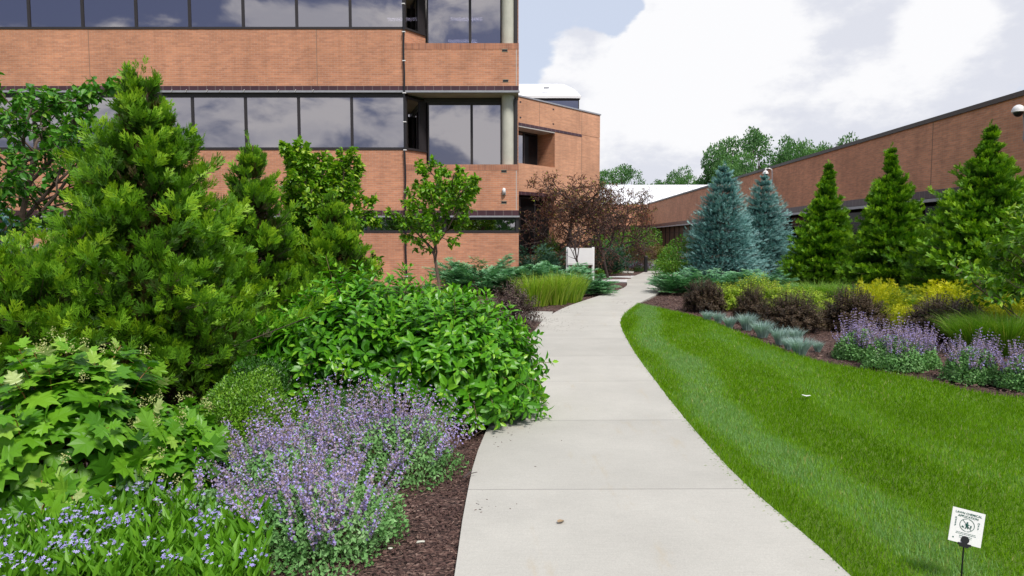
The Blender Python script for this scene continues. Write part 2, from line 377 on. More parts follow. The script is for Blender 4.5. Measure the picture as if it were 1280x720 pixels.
# leaf templates: along +Y, face normal +Z
T_OV = (np.array([[0, 0, 0], [.26, .32, .05], [.22, .66, .02], [0, 1, -.16], [-.22, .66, .02], [-.26, .32, .05], [0, .33, -.02], [0, .68, -.05]]),
        [[[0, 1, 2, 6]][0:0] or [[0, 1, 6, 5]][0:0] or [[6, 1, 2, 7], [5, 6, 7, 4]], [[0, 1, 6], [0, 6, 5], [7, 2, 3], [4, 7, 3]]])
T_NAR = (np.array([[0, 0, 0], [.12, .4, .03], [0, 1, -.1], [-.12, .4, .03]]), [[[0, 1, 2, 3]]])
T_SM = (np.array([[0, 0, 0], [.28, .5, .08], [0, 1, 0], [-.28, .5, .08]]), [[[0, 1, 2], [0, 2, 3]]])
def spray(n=5, w=.03, lobe=.34, seed=1):
    V = []; Fq = []; tt = []; r_ = np.random.default_rng(seed)
    def lobeq(p, d, L, ww, z0, lift):
        s_ = np.array([-d[1], d[0]]); b0 = len(V)
        for q, k in ((p, 0), (p+d*L*.45+s_*ww, .5), (p+d*L, 1), (p+d*L*.45-s_*ww, .5)): V.append([q[0], q[1], z0-.12*q[1]**2+lift*k]); tt.append(-.08+.2*k*max(.3, q[1]))
        Fq.append([b0, b0+3, b0+2, b0+1])
    lobeq(np.array([0, 0.]), np.array([0, 1.]), 1.0, w*.8, 0, 0)
    for i in range(n):
        t_ = .16+.66*i/n
        for sgn in (-1, 1):
            L = lobe*(1.25-abs(t_-.35)*1.1)*r_.uniform(.8, 1.2); a = radians(r_.uniform(28, 46))*sgn; tb = t_+.07*(sgn > 0); d = np.array([sin(a), cos(a)]); lf = r_.uniform(-.08, .12)
            lobeq(np.array([0, tb]), d, L, w, 0, lf)
            if lobe > .42: lobeq(np.array([0, tb])+d*L*.45, np.array([sin(a*.1), cos(a*.1)]), L*.5, w*.8, lf*.45, .03)
    return (np.array(V), [np.array(Fq)], np.array(tt))
T_SPRAY = spray(3, .052, .50); T_SPRAY_M = spray(3, .06, .50, 2); T_SPRAY_S = spray(3, .045, .40, 3)
def bristle(n=12, w=.035):
    V = []; Fq = []; r = np.random.default_rng(5)
    for i in range(n):
        a = i*2.4; t_ = i/n*.72; d = np.array([cos(a)*.55, .8, sin(a)*.55]); d /= np.linalg.norm(d)
        p = np.array([0, t_, 0]); s_ = nrm(np.cross(d, [0.3, .1, 1])); L = .36
        b0 = len(V)
        V += [p-s_*w*.5, p+d*L*.5+s_*w, p+d*L, p+d*L*.5-s_*w]; Fq.append([b0, b0+1, b0+2, b0+3])
    return (np.array(V), [np.array(Fq)])
T_BR = bristle()
def lobed():
    # oak-leaf outline, five pointed lobes, folded slightly on the midrib
    half = [(0, 0), (.16, .02), (.40, .08), (.30, .20), (.26, .27), (.50, .36), (.58, .50), (.42, .50), (.27, .52), (.30, .66), (.33, .82), (.20, .78), (.09, .80), (0, 1.0)]
    V = []; 
    for x, y in half: V.append([x, y, .10*x-.22*x*x-.20*y*y])
    mid = len(V)
    for y in (.12, .28, .5, .78): V.append([0, y, -.03-.20*y*y])
    tri = [[0, 1, mid], [1, 2, mid], [2, 3, mid], [3, 4, mid], [mid, 4, mid+1], [4, 5, mid+1], [5, 6, mid+1], [6, 7, mid+1], [7, 8, mid+1], [mid+1, 8, mid+2],
           [8, 9, mid+2], [9, 10, mid+2], [10, 11, mid+2], [11, 12, mid+2], [mid+2, 12, mid+3], [12, 13, mid+3]]
    n = len(V)
    V2 = [[-x, y, z] for x, y, z in V]
    tri2 = [[a+n, c+n, b_+n] for a, b_, c in tri]
    return (np.array(V+V2), [np.array(tri+tri2)])
T_LOB = lobed()
def star():
    V = [[0, 0, 0]]; Fq = []
    for i in range(5):
        a = i*2*pi/5; d = np.array([cos(a), sin(a)]); s_ = np.array([-d[1], d[0]]); b0 = len(V)
        for q in (d*.25+s_*.12, d*.5, d*.25-s_*.12): V.append([q[0], q[1], .08])
        Fq.append([0, b0+2, b0+1, b0])
    return (np.array(V), [np.array(Fq)])
T_STAR = star()
T_BLADE = (np.array([[-.5, 0, 0], [.5, 0, 0], [.38, .5, .06], [-.38, .5, .06], [0, 1, .3]]), [[[0, 1, 2, 3]], [[3, 2, 4]]])

def rvec(rng, n): return nrm(rng.normal(size=(n, 3)))
def lump(P, rng, k=6, f=3.0):
    s_ = np.zeros(len(P))
    for _ in range(k):
        d = rng.normal(size=3)*f; s_ += np.sin(P@d+rng.uniform(0, 6.3))
    return s_/k

def dome_pts(rng, n, rx, ry, h, zmin=.02, lumpamp=.1, lumpf=3., power=1.0, shell=.25):
    az = rng.uniform(0, 2*pi, n); se = rng.uniform(zmin, 1, n)**power; ce = np.sqrt(1-se**2)
    U = np.stack([np.cos(az)*ce, np.sin(az)*ce, se], -1)
    k = 1+lumpamp*2*lump(U, rng, 7, lumpf)
    rr = 1-shell*rng.uniform(0, 1, n)**1.6
    return U*(k*rr)[:, None]*np.array([rx, ry, h]), U

def stem_shrub(seed, rx, ry, h, nst, nn, leaf, T=T_OV, t0=.45, droop=.25, lumpamp=.1, spreadbase=.35, tiny=True, lumpf=3., wleaf=1.0, tintj=.18, upl=.1, wild=0.0, tip=.33):
    """stems arching from the base to a lumpy dome, opposite leaves on their outer part -> foliage MB, stem MB"""
    rng = np.random.default_rng(seed); fo = MB(); stb = MB()
    Tg, U = dome_pts(rng, nst, rx, ry, h, .0, lumpamp, lumpf, .8, .3)
    Tg *= (1+wild*rng.uniform(0, 1, nst)**4)[:, None]
    Tg[:, 2] = np.maximum(Tg[:, 2], .05*h)
    B = np.stack([rng.normal(0, .2*spreadbase, nst)*rx+Tg[:, 0]*spreadbase, rng.normal(0, .2*spreadbase, nst)*ry+Tg[:, 1]*spreadbase, np.zeros(nst)], -1)
    C = B*.4+Tg*.6+np.array([0, 0, .25*h]); C[:, :2] = (B*.45+Tg*.55)[:, :2]
    stemtint = rng.normal(0, .1, nst)
    def pos(t_): return B*(1-t_)**2+C*2*t_*(1-t_)+Tg*t_**2
    for j in range(nn):
        t_ = t0+(1-t0)*(j+.5)/nn; p = pos(t_); tan = nrm(pos(min(1, t_+.02))-pos(t_-.02))
        ang = j*pi/2+rng.uniform(-.5, .5, nst)+np.arange(nst)
        side = nrm(np.cross(tan, rvec(rng, nst)*.2+np.array([.1, .2, 1.]))); s2 = np.cross(tan, side)
        q = (j+1)/nn
        sz = leaf*(1-(.55*q**3 if tiny else 0))
        for sg in (0, pi):
            o = side*np.cos(ang+sg)[:, None]+s2*np.sin(ang+sg)[:, None]
            d = nrm(o+tan*(.25+.9*q**5)+np.array([0, 0, upl-droop*(1-q)])+rvec(rng, nst)*.25)
            nv = nrm(tan*1.0+np.array([0, 0, .8])+U*.4+rvec(rng, nst)*.25)
            S = sz*rng.uniform(.7, 1.15, nst)
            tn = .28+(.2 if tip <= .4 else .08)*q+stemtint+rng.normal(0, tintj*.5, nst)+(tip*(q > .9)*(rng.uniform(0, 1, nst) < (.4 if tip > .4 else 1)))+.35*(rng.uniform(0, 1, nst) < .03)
            inst(fo, T, p+o*.01, d, nv, np.stack([S*wleaf, S, S], -1), tn)
    for i in range(0, nst, 2):
        ts = np.linspace(0, 1, 5)[:, None]
        pts = B[i]*(1-ts)**2+C[i]*2*ts*(1-ts)+Tg[i]*ts**2
        stb.tube(pts, np.linspace(.006, .002, 5)*max(1, h), 3, cap=False)
    return fo, stb

def dome_shrub(seed, rx, ry, h, n, leaf, T=T_SM, lumpamp=.08, lumpf=4., shell=.35, out=.6, stretch=1.0, tips=.35):
    rng = np.random.default_rng(seed); fo = MB()
    P, U = dome_pts(rng, n, rx, ry, h, .0, lumpamp, lumpf, 1.0, shell)
    P[:, 2] = np.maximum(P[:, 2], .01)
    d = nrm(U*out+rvec(rng, n)*.8+np.array([0, 0, .35])); nv = nrm(U+rvec(rng, n)*.6)
    S = leaf*rng.uniform(.65, 1.25, n)
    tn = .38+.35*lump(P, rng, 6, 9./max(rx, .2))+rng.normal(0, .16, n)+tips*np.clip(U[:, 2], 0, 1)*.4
    inst(fo, T, P, d, nv, np.stack([S, S*stretch, S], -1), tn)
    st_ = MB()
    for i in range(9):
        a = rng.uniform(0, 2*pi); st_.tube([[0.03*cos(a), .03*sin(a), 0], [rx*.4*cos(a), ry*.4*sin(a), h*.4], [rx*.6*cos(a), ry*.6*sin(a), h*.75]], [.012, .008, .004], 4)
    return fo, st_

def conifer(seed, h, R, prof, nbr, nsp, spl, T, up0=.1, upz=.9, hang=.0, trunk_r=.05, inner=.45, flat=0.0, zlo=.02, tiers=0, lat=.16, tintgrad=.25, jit=.5, droopb=0.0, gap=.0, clump=0.0, t00=.30, fan=0.0):
    """branches from a tapered trunk, each carrying sprays; prof(t) gives crown radius 0..1 for height 0..1"""
    rng = np.random.default_rng(seed); fo = MB(); br = MB()
    tt = np.linspace(0, 1, 9); bend = np.stack([.03*R*np.sin(tt*5+seed), .03*R*np.cos(tt*4+seed), tt*h*.97], -1)
    br.tube(bend, np.linspace(trunk_r, .006, 9), 7)
    # sample heights by crown circumference
    z = rng.uniform(zlo, 1, nbr*6); keep = rng.uniform(0, 1, nbr*6) < (prof(z)+.02)/1.02
    z = z[keep][:nbr]; n = len(z)
    if tiers: z = (np.floor(z*tiers)+.5+rng.normal(0, .12, n)*(.6 if tiers < 20 else 1))/tiers
    z = np.clip(z, 0, 1)
    az = rng.uniform(0, 2*pi, n)
    rr = R*prof(z)*(1+.22*rng.normal(0, 1, n).clip(-1.6, 1.5)*(.6 if tiers else 1))
    low = 1+.14*np.sin(az*2+seed)+.10*np.sin(az*3+z*9+seed*2)
    rr = rr*low
    if gap: rr = rr*(1+gap*rng.uniform(0, 1, n)**5-.35*gap*(np.sin(az*5+z*17+seed) > .5))
    el = up0+(upz-up0)*z**1.5+rng.normal(0, .12, n)
    O = np.stack([np.cos(az), np.sin(az), np.zeros(n)], -1)
    base = np.stack([0*z, 0*z, z*h*.96-np.tan(el)*rr*.45*(0 if tiers else 1)], -1); base[:, 2] = np.maximum(base[:, 2], .03*h)
    tip = base+O*rr[:, None]+np.array([0, 0, 1.])*(np.tan(el)*rr)[:, None]
    tip[:, 2] -= droopb*rr
    side = np.stack([-np.sin(az), np.cos(az), 0*az], -1)
    bt = rng.normal(0, .12, n)
    for j in range(nsp):
        q = inner+(1-inner)*((j+rng.uniform(0, 1, n))/nsp)
        lw_ = lat*rr*(1.15-q)*2.0 if not clump else clump*(1.25-.8*q)*(.4+.6*np.minimum(rr/R*2, 1))
        lo_ = rng.normal(0, 1, n)
        p = base+(tip-base)*q[:, None]+side*(lo_*lw_)[:, None]+np.array([0, 0, 1.])*((rng.normal(0, jit*.12, n)*rr*.5 if not clump else rng.normal(0, .45, n)*lw_)+.10*rr*(q-.5)**2)[:, None]
        d = nrm((tip-base)*.9/ (np.linalg.norm(tip-base, axis=1)[:, None]+1e-6)+side*(np.sign(lo_)*.5)[:, None]+rvec(rng, n)*jit+np.array([0, 0, .25-hang]))
        nv = nrm(np.array([0, 0, 1.])*(flat+.15)+rvec(rng, n)*(1.1-flat)+O*.4)
        if fan:
            fm_ = fan*rng.uniform(.3, 1.3, n)[:, None]; nv = nrm(O*fm_+side*rng.normal(0, .5, n)[:, None]+rvec(rng, n)*.4+np.array([0, 0, .25])); d = nrm(d*.8+np.array([0, 0, .45]))
        S = spl*rng.uniform(.65, 1.25, n)
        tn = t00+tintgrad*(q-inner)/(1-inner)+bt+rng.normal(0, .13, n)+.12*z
        inst(fo, T, p, d, nv, S, tn)
    for i in range(0, n, max(1, n//160)):
        br.tube([base[i], (base[i]+tip[i])/2+[0, 0, -.02], tip[i]*.92+base[i]*.08], [trunk_r*.25, trunk_r*.15, .003], 4, cap=False)
    # leader
    m_ = 26 if not clump else 12; zz = np.linspace(.86, 1.0, m_); P = np.stack([rng.normal(0, .012, m_)*R, rng.normal(0, .012, m_)*R, zz*h], -1)
    inst(fo, T, P, nrm(rvec(rng, m_)*.5+np.array([0, 0, 1.])), rvec(rng, m_), spl*.8*np.ones(m_), .75+rng.normal(0, .1, m_))
    return fo, br

def skeleton(rng, L, r, levels, nch, spread, up, shrink, d0=(0, 0, 1), base=(0, 0, 0), t0=.25, curve=.15):
    segs = []; twigs = []
    def go(p, d, L, r, lv):
        k = 4; pts = [np.array(p)]; dd = np.array(d, float)
        for i in range(k):
            dd = nrm(dd+rng.normal(0, curve, 3)+np.array([0, 0, up*.12])); pts.append(pts[-1]+dd*L/k)
        pts = np.array(pts); r1 = r*.5 if lv else r*.3
        segs.append((pts, np.linspace(r, r1, k+1), lv))
        if lv == 0: twigs.append(pts); return
        nc = nch[len(nch)-lv]
        for c in range(nc):
            t_ = t0+(1-t0)*(c+rng.uniform(0, .9))/nc if lv == levels else .2+.8*(c+rng.uniform(0, .9))/nc
            t_ = min(t_, 1); i = min(int(t_*k), k-1); q = pts[i]+(pts[i+1]-pts[i])*(t_*k-i)
            a = c*2.4+rng.uniform(0, 1.5); dl = nrm(pts[i+1]-pts[i])
            s_ = nrm(np.cross(dl, [.3, .2, 1.])); s2 = np.cross(dl, s_)
            sp = spread*(1.1-.5*t_)
            nd = nrm(dl+(s_*cos(a)+s2*sin(a))*sp*1.3+np.array([0, 0, up*.3]))
            go(q, nd, L*shrink*(1.15-.45*t_), r*(.62-.2*t_), lv-1)
    go(base, d0, L, r, levels)
    return segs, twigs
def leafy_tree(seed, H, W, levels, nch, spread, up, shrink, trunk_r, leaf, per, T=T_OV, L=1., t0=.25, droop=.35, z0=0, young=.12, multi=1, wleaf=1., curve=.15, clump=0):
    rng = np.random.default_rng(seed); segs = []; tw = []
    for k in range(multi):
        a = k*2*pi/multi+.4; d0 = (0, 0, 1) if multi == 1 else (cos(a)*.32, sin(a)*.32, 1)
        s_, t_ = skeleton(rng, L, trunk_r*(1 if multi == 1 else .6), levels, nch, spread, up, shrink, d0, (0, 0, 0) if multi == 1 else (cos(a)*.05, sin(a)*.05, 0), t0, curve); segs += s_; tw += t_
    allp = np.concatenate([s_[0] for s_ in segs]); sz = H/allp[:, 2].max(); wx = np.percentile(np.abs(allp[:, :2]), 98); sx = W/2/wx
    sc_ = np.array([sx, sx, sz]); br = MB()
    for p, r, lv in segs:
        br.tube(p*sc_, r, 7 if lv >= levels-1 else 4, cap=False)
    fo = MB(); TP = np.array(tw)*sc_; n = len(TP)
    for j in range(per):
        q = rng.uniform(.05, 1.0, n)*4; i = np.minimum(q.astype(int), 3); f_ = (q-i)[:, None]
        p = TP[np.arange(n), i]*(1-f_)+TP[np.arange(n), i+1]*f_
        d = nrm(nrm(TP[:, -1]-TP[:, 0])*.5+rvec(rng, n)*.9+np.array([0, 0, -droop]))
        nv = nrm(rvec(rng, n)*.6+np.array([0, 0, 1.]))
        S = leaf*rng.uniform(.6, 1.15, n)
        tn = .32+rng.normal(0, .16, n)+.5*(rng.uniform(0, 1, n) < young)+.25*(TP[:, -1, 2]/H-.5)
        inst(fo, T, p+rvec(rng, n)*clump, d, nv, np.stack([S*wleaf, S, S], -1), tn)
    return fo, br

def grass_clump(seed, r, h, n, wd, lean=.5, arch=.4, base=.3):
    rng = np.random.default_rng(seed); mb = MB()
    az = rng.uniform(0, 2*pi, n); rb = r*base*np.sqrt(rng.uniform(0, 1, n)); ln = lean*np.sqrt(rng.uniform(0, 1, n))
    O = np.stack([np.cos(az), np.sin(az), 0*az], -1); L = h*rng.uniform(.4, 1.0, n)**.7*rng.choice([1, 1, 1, 1.15], n)
    B = O*rb[:, None]; k = 5; s_ = nrm(np.cross(O, [0, 0, 1.])+rng.normal(0, .4, (n, 3)))
    rows = []
    for i in range(k):
        t_ = i/(k-1); out = (ln*t_+arch*ln*t_**3)*L; zz = L*(t_-.35*arch*t_**3*(ln/lean+.3))
        p = B+O*out[:, None]; p[:, 2] = zz; w_ = wd*(1-t_**2)*.5+.0004
        rows += [p-s_*w_, p+s_*w_]
    V = np.stack(rows, 1); f_ = np.array([[2*i, 2*i+1, 2*i+3, 2*i+2] for i in range(k-1)])
    F_ = (f_[None]+2*k*np.arange(n)[:, None, None]).reshape(-1, 4)
    mb.add(V.reshape(-1, 3), [F_], np.repeat(np.clip(rng.beta(2, 2.6, n)+.25*(rng.uniform(0, 1, n) < .08), 0, 1), 2*k))
    return mb

def catmint(seed, rx, ry, h, nspk, nleaf, leaf=.026, spl=.24, lean=1.0, top=.25, wm=1.0):
    rng = np.random.default_rng(seed)
    fo, _ = dome_shrub(seed, rx, ry, h*.62, nleaf, leaf, T_SM, .12, 4., .5, .4)
    fl = MB(); st_ = MB()
    P, U = dome_pts(rng, nspk, rx*.92, ry*.92, h*.55, top, .06, 3., .8, .15)
    d0 = nrm(U*np.array([lean, lean, .5])*.8+np.array([0, 0, .75])+rng.normal(0, .16, (nspk, 3)))
    Ls = spl*rng.uniform(.55, 1.25, nspk)*(h/.6)
    for j in range(11):
        q = j/10; p = P+d0*(Ls*q)[:, None]+np.array([0, 0, .12])*(q*q*Ls)[:, None]
        for k in range(6):
            rad = rvec(rng, nspk); rad = nrm(rad-d0*(rad*d0).sum(1)[:, None]*.6)
            S = .0165*wm*(1.1-.6*q)*rng.uniform(.6, 1.25, nspk)
            tn = np.where(rng.uniform(0, 1, nspk) < .45, rng.uniform(.5, 1, nspk), rng.uniform(0, .4, nspk))
            inst(fl, T_SM, p+rad*.004, nrm(rad+d0*.5), rvec(rng, nspk), np.stack([S*1.5, S, S], -1), tn)
    for i in range(nspk):
        st_.tube([P[i]*.5, P[i], P[i]+d0[i]*Ls[i]], [.002, .0017, .001], 3, cap=False)
    return fo, fl, st_

def plant(name, cat, label, group, parts, loc, rz=0, kind=None):
    r = empty(name, loc, rz); tag(r, label, cat, group, kind)
    for pn, mb, mat in parts: mb.build(pn, M[mat], r)
    return r
def again(src, label, loc, rz=0, s=(1, 1, 1), group=None):
    c = copy_tree(src); c.location = loc; c.rotation_euler = (0, 0, rz); c.scale = s if not np.isscalar(s) else (s, s, s); c['label'] = label
    if group: c['group'] = group
    return c

# ------------------------------------------------------------------ ground, path, lawn, beds
def catmull(pts, n=8):
    pts = [np.array(p, float) for p in pts]; P = [2*pts[0]-pts[1]]+pts+[2*pts[-1]-pts[-2]]; out = []
    for i in range(1, len(P)-2):
        for k in range(n):
            t_ = k/n; a, b_, c_, d_ = P[i-1], P[i], P[i+1], P[i+2]
            out.append(.5*((2*b_)+(-a+c_)*t_+(2*a-5*b_+4*c_-d_)*t_**2+(-a+3*b_-3*c_+d_)*t_**3))
    out.append(P[-2]); return np.array(out)
PZ = .035
Rpx = [(1062, 718), (947, 619), (888, 560), (830, 490), (787, 430), (776.5, 399), (797, 380), (822, 367)]
Redge = catmull([(1.66, -3.), (1.64, 0.)]+[G(*p, PZ) for p in Rpx]+[(6.1, 25.5), (8.3, 32), (9.6, 38), (9.9, 46)])
Lpx = [(568, 720), (580, 640), (600, 556), (638, 480), (672, 408), (701, 386.5), (738, 373), (781, 359)]
Ledge = catmull([(-.24, -3.), (-.24, 0)]+[G(*p, PZ) for p in Lpx]+[(4.7, 27.5), (6.6, 34), (7.6, 39), (7.9, 46)])

def ribbon(name, A, B, mat, z=PZ, thick=.12, s0=None, parent=None):
    # A, B: left and right edges with the same count
    n = len(A); mid = (A+B)/2; s = np.concatenate([[0], np.cumsum(np.linalg.norm(np.diff(mid, axis=0), axis=1))])
    if s0 is not None: s = s+s0
    me = bpy.data.meshes.new(name); V = []; Fc = []
    for i in range(n):
        V += [(A[i][0], A[i][1], z), (B[i][0], B[i][1], z), (A[i][0], A[i][1], z-thick), (B[i][0], B[i][1], z-thick)]
    UVm = {}
    for i in range(n-1):
        a, b_ = 4*i, 4*i+4
        Fc += [(a, a+1, b_+1, b_), (a+2, a, b_, b_+2), (a+1, a+3, b_+3, b_+1)]
    me.from_pydata(V, [], Fc); uvl = me.uv_layers.new(name='uv')
    for p in me.polygons:
        for li in p.loop_indices:
            vi = me.loops[li].vertex_index; i = vi//4; uvl.data[li].uv = (0 if vi % 2 == 0 else 1.85, s[i])
    me.materials.append(mat); o = bpy.data.objects.new(name, me); COL.objects.link(o)
    return o
def resample(P, n):
    s = np.concatenate([[0], np.cumsum(np.linalg.norm(np.diff(P, axis=0), axis=1))]); u = np.linspace(0, s[-1], n)
    return np.stack([np.interp(u, s, P[:, 0]), np.interp(u, s, P[:, 1])], -1)
A_, B_ = resample(Ledge, 120), resample(Redge, 120)
p_ = tag(ribbon('footpath', A_, B_, M['concrete'], s0=-3.0), kind='structure')
# two side walks branching off to the left
S1a = catmull([(.9, 14.9), (-.5, 15.35), (-2.2, 15.8), (-5, 16.6), (-9, 18)]); S1b = catmull([(.7, 13.2), (-.3, 13.75), (-2.2, 14.3), (-5, 15), (-9, 16.4)])
tag(ribbon('side_walk', S1b, S1a, M['concrete'], z=PZ-.004, thick=.1), kind='structure')
S2a = catmull([(5.8, 30.2), (4.4, 29.6), (3.2, 28.9), (1.5, 28.6), (-2, 28.4)]); S2b = catmull([(4.5, 25.2), (3.6, 26.2), (2.7, 26.7), (1.5, 26.8), (-2, 26.6)])
tag(ribbon('side_walk', S2b, S2a, M['concrete_new'], z=PZ-.004, thick=.1), kind='structure')
S3a = catmull([(6.2, 34.6), (4.6, 36.4), (2, 37.2)]); S3b = catmull([(5.8, 32.6), (4.2, 34.4), (2, 35.3)])
tag(ribbon('side_walk', S3b, S3a, M['concrete'], z=PZ-.008, thick=.1), kind='structure')
# small planted island by the side walk
isl = MB(); c_ = np.array(G(772, 351)); a = np.arange(20)*2*pi/20
V = [[c_[0]-.25+.95*cos(x), c_[1]+1.0+.55*sin(x), .055] for x in a]+[[c_[0]-.25+1.0*cos(x), c_[1]+1.0+.6*sin(x), -.02] for x in a]
isl.add(V, [np.arange(20)[None], np.array([[i, i+20, (i+1) % 20+20, (i+1) % 20] for i in range(20)])])
tag(isl.build('mulch_island', M['mulch']), kind='structure')

g = MB(); g.add([[-900, -600, -.06], [900, -600, -.06], [900, 1500, -.06], [-900, 1500, -.06]], [[[0, 1, 2, 3]]])
tag(g.build('ground', M['turf']), kind='structure')
nx, ny = 150, 200; X_, Y_ = np.meshgrid(np.linspace(-18, 14.4, nx), np.linspace(-2, 74, ny)**1.0)
rg = np.random.default_rng(3); Vg = np.stack([X_.ravel(), Y_.ravel(), 0*X_.ravel()], -1)
Vg[:, 2] = -.012+.016*lump(Vg, rg, 8, 4.)
ii = np.arange(ny-1)[:, None]*nx+np.arange(nx-1)[None]; Fg = np.stack([ii, ii+1, ii+nx+1, ii+nx], -1).reshape(-1, 4)
mu = MB(); mu.add(Vg, [Fg]); mu = mu.build('mulch_bed', M['mulch'], smooth=True); tag(mu, kind='structure')

LZ = .02
Bpx = [(797, 381), (822, 386), (876, 399), (917, 415), (959, 432), (1005, 449), (1060, 461), (1155, 477), (1280, 501)]
bedge = catmull([G(*p) for p in Bpx]+[(7.6, 6.2), (10, 5.2), (14, 4.6)], 4)
tipi = np.argmin(np.linalg.norm(Redge-bedge[0], axis=1))
lawnpoly = np.concatenate([Redge[:tipi+1], bedge, [[14, -3.]]])
# keep the lawn a hair off the slab
bm = bmesh.new(); vs = [bm.verts.new((x, y, LZ)) for x, y in lawnpoly]
fce = bm.faces.new(vs); bmesh.ops.triangulate(bm, faces=[fce]); me = bpy.data.meshes.new('lawn'); bm.normal_update()
for f_ in bm.faces:
    if f_.normal.z < 0: f_.normal_flip()
bm.to_mesh(me); bm.free(); me.materials.append(M['turf']); lo = bpy.data.objects.new('lawn', me); COL.objects.link(lo); tag(lo, kind='structure')

def inpoly(P, poly):
    x, y = P[:, 0], P[:, 1]; inside = np.zeros(len(P), bool); j = len(poly)-1
    for i in range(len(poly)):
        xi, yi = poly[i]; xj, yj = poly[j]
        c_ = ((yi > y) != (yj > y)) & (x < (xj-xi)*(y-yi)/(yj-yi+1e-12)+xi); inside ^= c_; j = i
    return inside
def polydist(P, line):
    d = np.full(len(P), 1e9)
    for a_, b_ in zip(line[:-1], line[1:]):
        ab = b_-a_; t_ = np.clip(((P-a_)@ab)/(ab@ab+1e-12), 0, 1); d = np.minimum(d, np.linalg.norm(P-(a_+t_[:, None]*ab), axis=1))
    return d
rng = np.random.default_rng(11); gb_ = MB()
for (y0, y1, dens, wd, hh) in ((2.2, 4.2, 9000, .0042, .047), (4.2, 6.5, 6500, .0055, .047), (6.5, 10, 3600, .008, .047), (10, 17.5, 2200, .012, .047)):
    xm = .8*y1+1.2; area = (xm-1.2)*(y1-y0); n = int(area*dens)
    P2 = np.stack([rng.uniform(1.2, xm, n), rng.uniform(y0, y1, n)], -1)
    P2 = P2[inpoly(P2, lawnpoly)]; n = len(P2)
    dR = polydist(P2, Redge[:tipi+1:2]); dB = polydist(P2, bedge)
    # mowing bands run parallel to the path: rolled blades, their sheen painted as tint
    band = np.sin((dR-.15+.10*np.sin(P2[:, 1]*1.3))*2*pi/1.25)
    band = np.clip(band*1.3+.55*lump(np.c_[P2, 0*P2[:, 0]], np.random.default_rng(9), 8, 4.), -.25, 1)*np.exp(-(dR/1.7)**2)
    patch = lump(np.c_[P2, 0*P2[:, 0]], np.random.default_rng(2), 8, 6.)
    edge = np.clip(1-np.minimum(dR, dB)/.10, 0, 1)
    hh_ = hh*rng.uniform(.55, 1.15, n)*(1+.15*patch+.4*edge)
    az = rng.uniform(0, 2*pi, n); tl = rng.uniform(.05, .75, n)
    d = np.stack([np.cos(az)*tl, np.sin(az)*tl+.25*band, np.ones(n)], -1)
    nv = nrm(np.stack([rng.normal(0, 1, n), -np.ones(n)*.8, np.zeros(n)+.3], -1))
    big = lump(np.c_[P2, 0*P2[:, 0]], np.random.default_rng(33), 7, 1.6)
    tn = .40+.14*patch+.16*big+rng.normal(0, .12, n)+np.where(band > 0, .34, .10)*band+.06*edge  # lighter band tint stands in for the sheen of bent blades
    tn = np.minimum(tn, .76)+.5*(rng.uniform(0, 1, n) < .018+.03*(patch > .35))
    inst(gb_, T_BLADE, np.c_[P2, np.full(n, LZ-.002)], d, nv, np.stack([wd*rng.uniform(.7, 1.2, n), hh_, hh_], -1), tn)
# clippings and blades flopping over the slab edge
e_ = Redge[:tipi+1]; n = 520; k_ = rng.integers(0, len(e_)-1, n); f_ = rng.uniform(0, 1, n)[:, None]; P2 = e_[k_]*(1-f_)+e_[k_+1]*f_+np.stack([-np.abs(rng.normal(0, .035, n)), 0*f_[:, 0]], -1)
P2 = P2[(P2[:, 1] > 2.4)]; n = len(P2); S = rng.uniform(.010, .032, n)
inst(gb_, T_NAR, np.c_[P2, np.full(n, PZ+.002)], rvec(rng, n)*np.array([1, 1, .08]), nrm(np.array([0, 0, 1.])+rvec(rng, n)*.2), np.stack([S*.6, S, S], -1), rng.uniform(.25, 1, n))
tag(gb_.build('lawn_grass', M['grass']), 'mown bright green lawn grass beside the curving path', 'grass', kind='stuff')

# wood chips on the visible bed surface
ch = MB(); rng = np.random.default_rng(21)
pathpoly = np.concatenate([A_, B_[::-1]])
T_CH = (np.array([[-.5, -.5, 0], [.5, -.42, 0], [.38, .5, 0], [-.3, .42, 0], [-.4, -.4, .25], [.42, -.3, .2], [.3, .42, .22], [-.25, .35, .28]]),
        [[[4, 5, 6, 7], [0, 1, 5, 4], [1, 2, 6, 5], [2, 3, 7, 6], [3, 0, 4, 7]]])
for (x0, x1, y0, y1, n, s_) in ((-1.7, -.1, 2.6, 5.8, 15000, .022), (-3, .8, 5.8, 8, 1500, .03), (2.2, 6.5, 12, 22, 7000, .045), (3.5, 9, 6.2, 12.2, 14000, .035), (-.6, 5, 12, 24, 7000, .05)):
    P2 = np.stack([rng.uniform(x0, x1, n), rng.uniform(y0, y1, n)], -1)
    P2 = P2[~inpoly(P2, pathpoly) & ~inpoly(P2, lawnpoly)]; n = len(P2)
    d = rvec(rng, n)*np.array([1, 1, .25]); nv = nrm(np.array([0, 0, 1.])+rvec(rng, n)*.45)
    S = s_*rng.uniform(.4, 1.3, n)
    inst(ch, T_CH, np.c_[P2, rng.uniform(0, .012, n)], d, nv, np.stack([S*rng.uniform(.25, .6, n), S, S*.5], -1), rng.beta(1.6, 2.4, n))
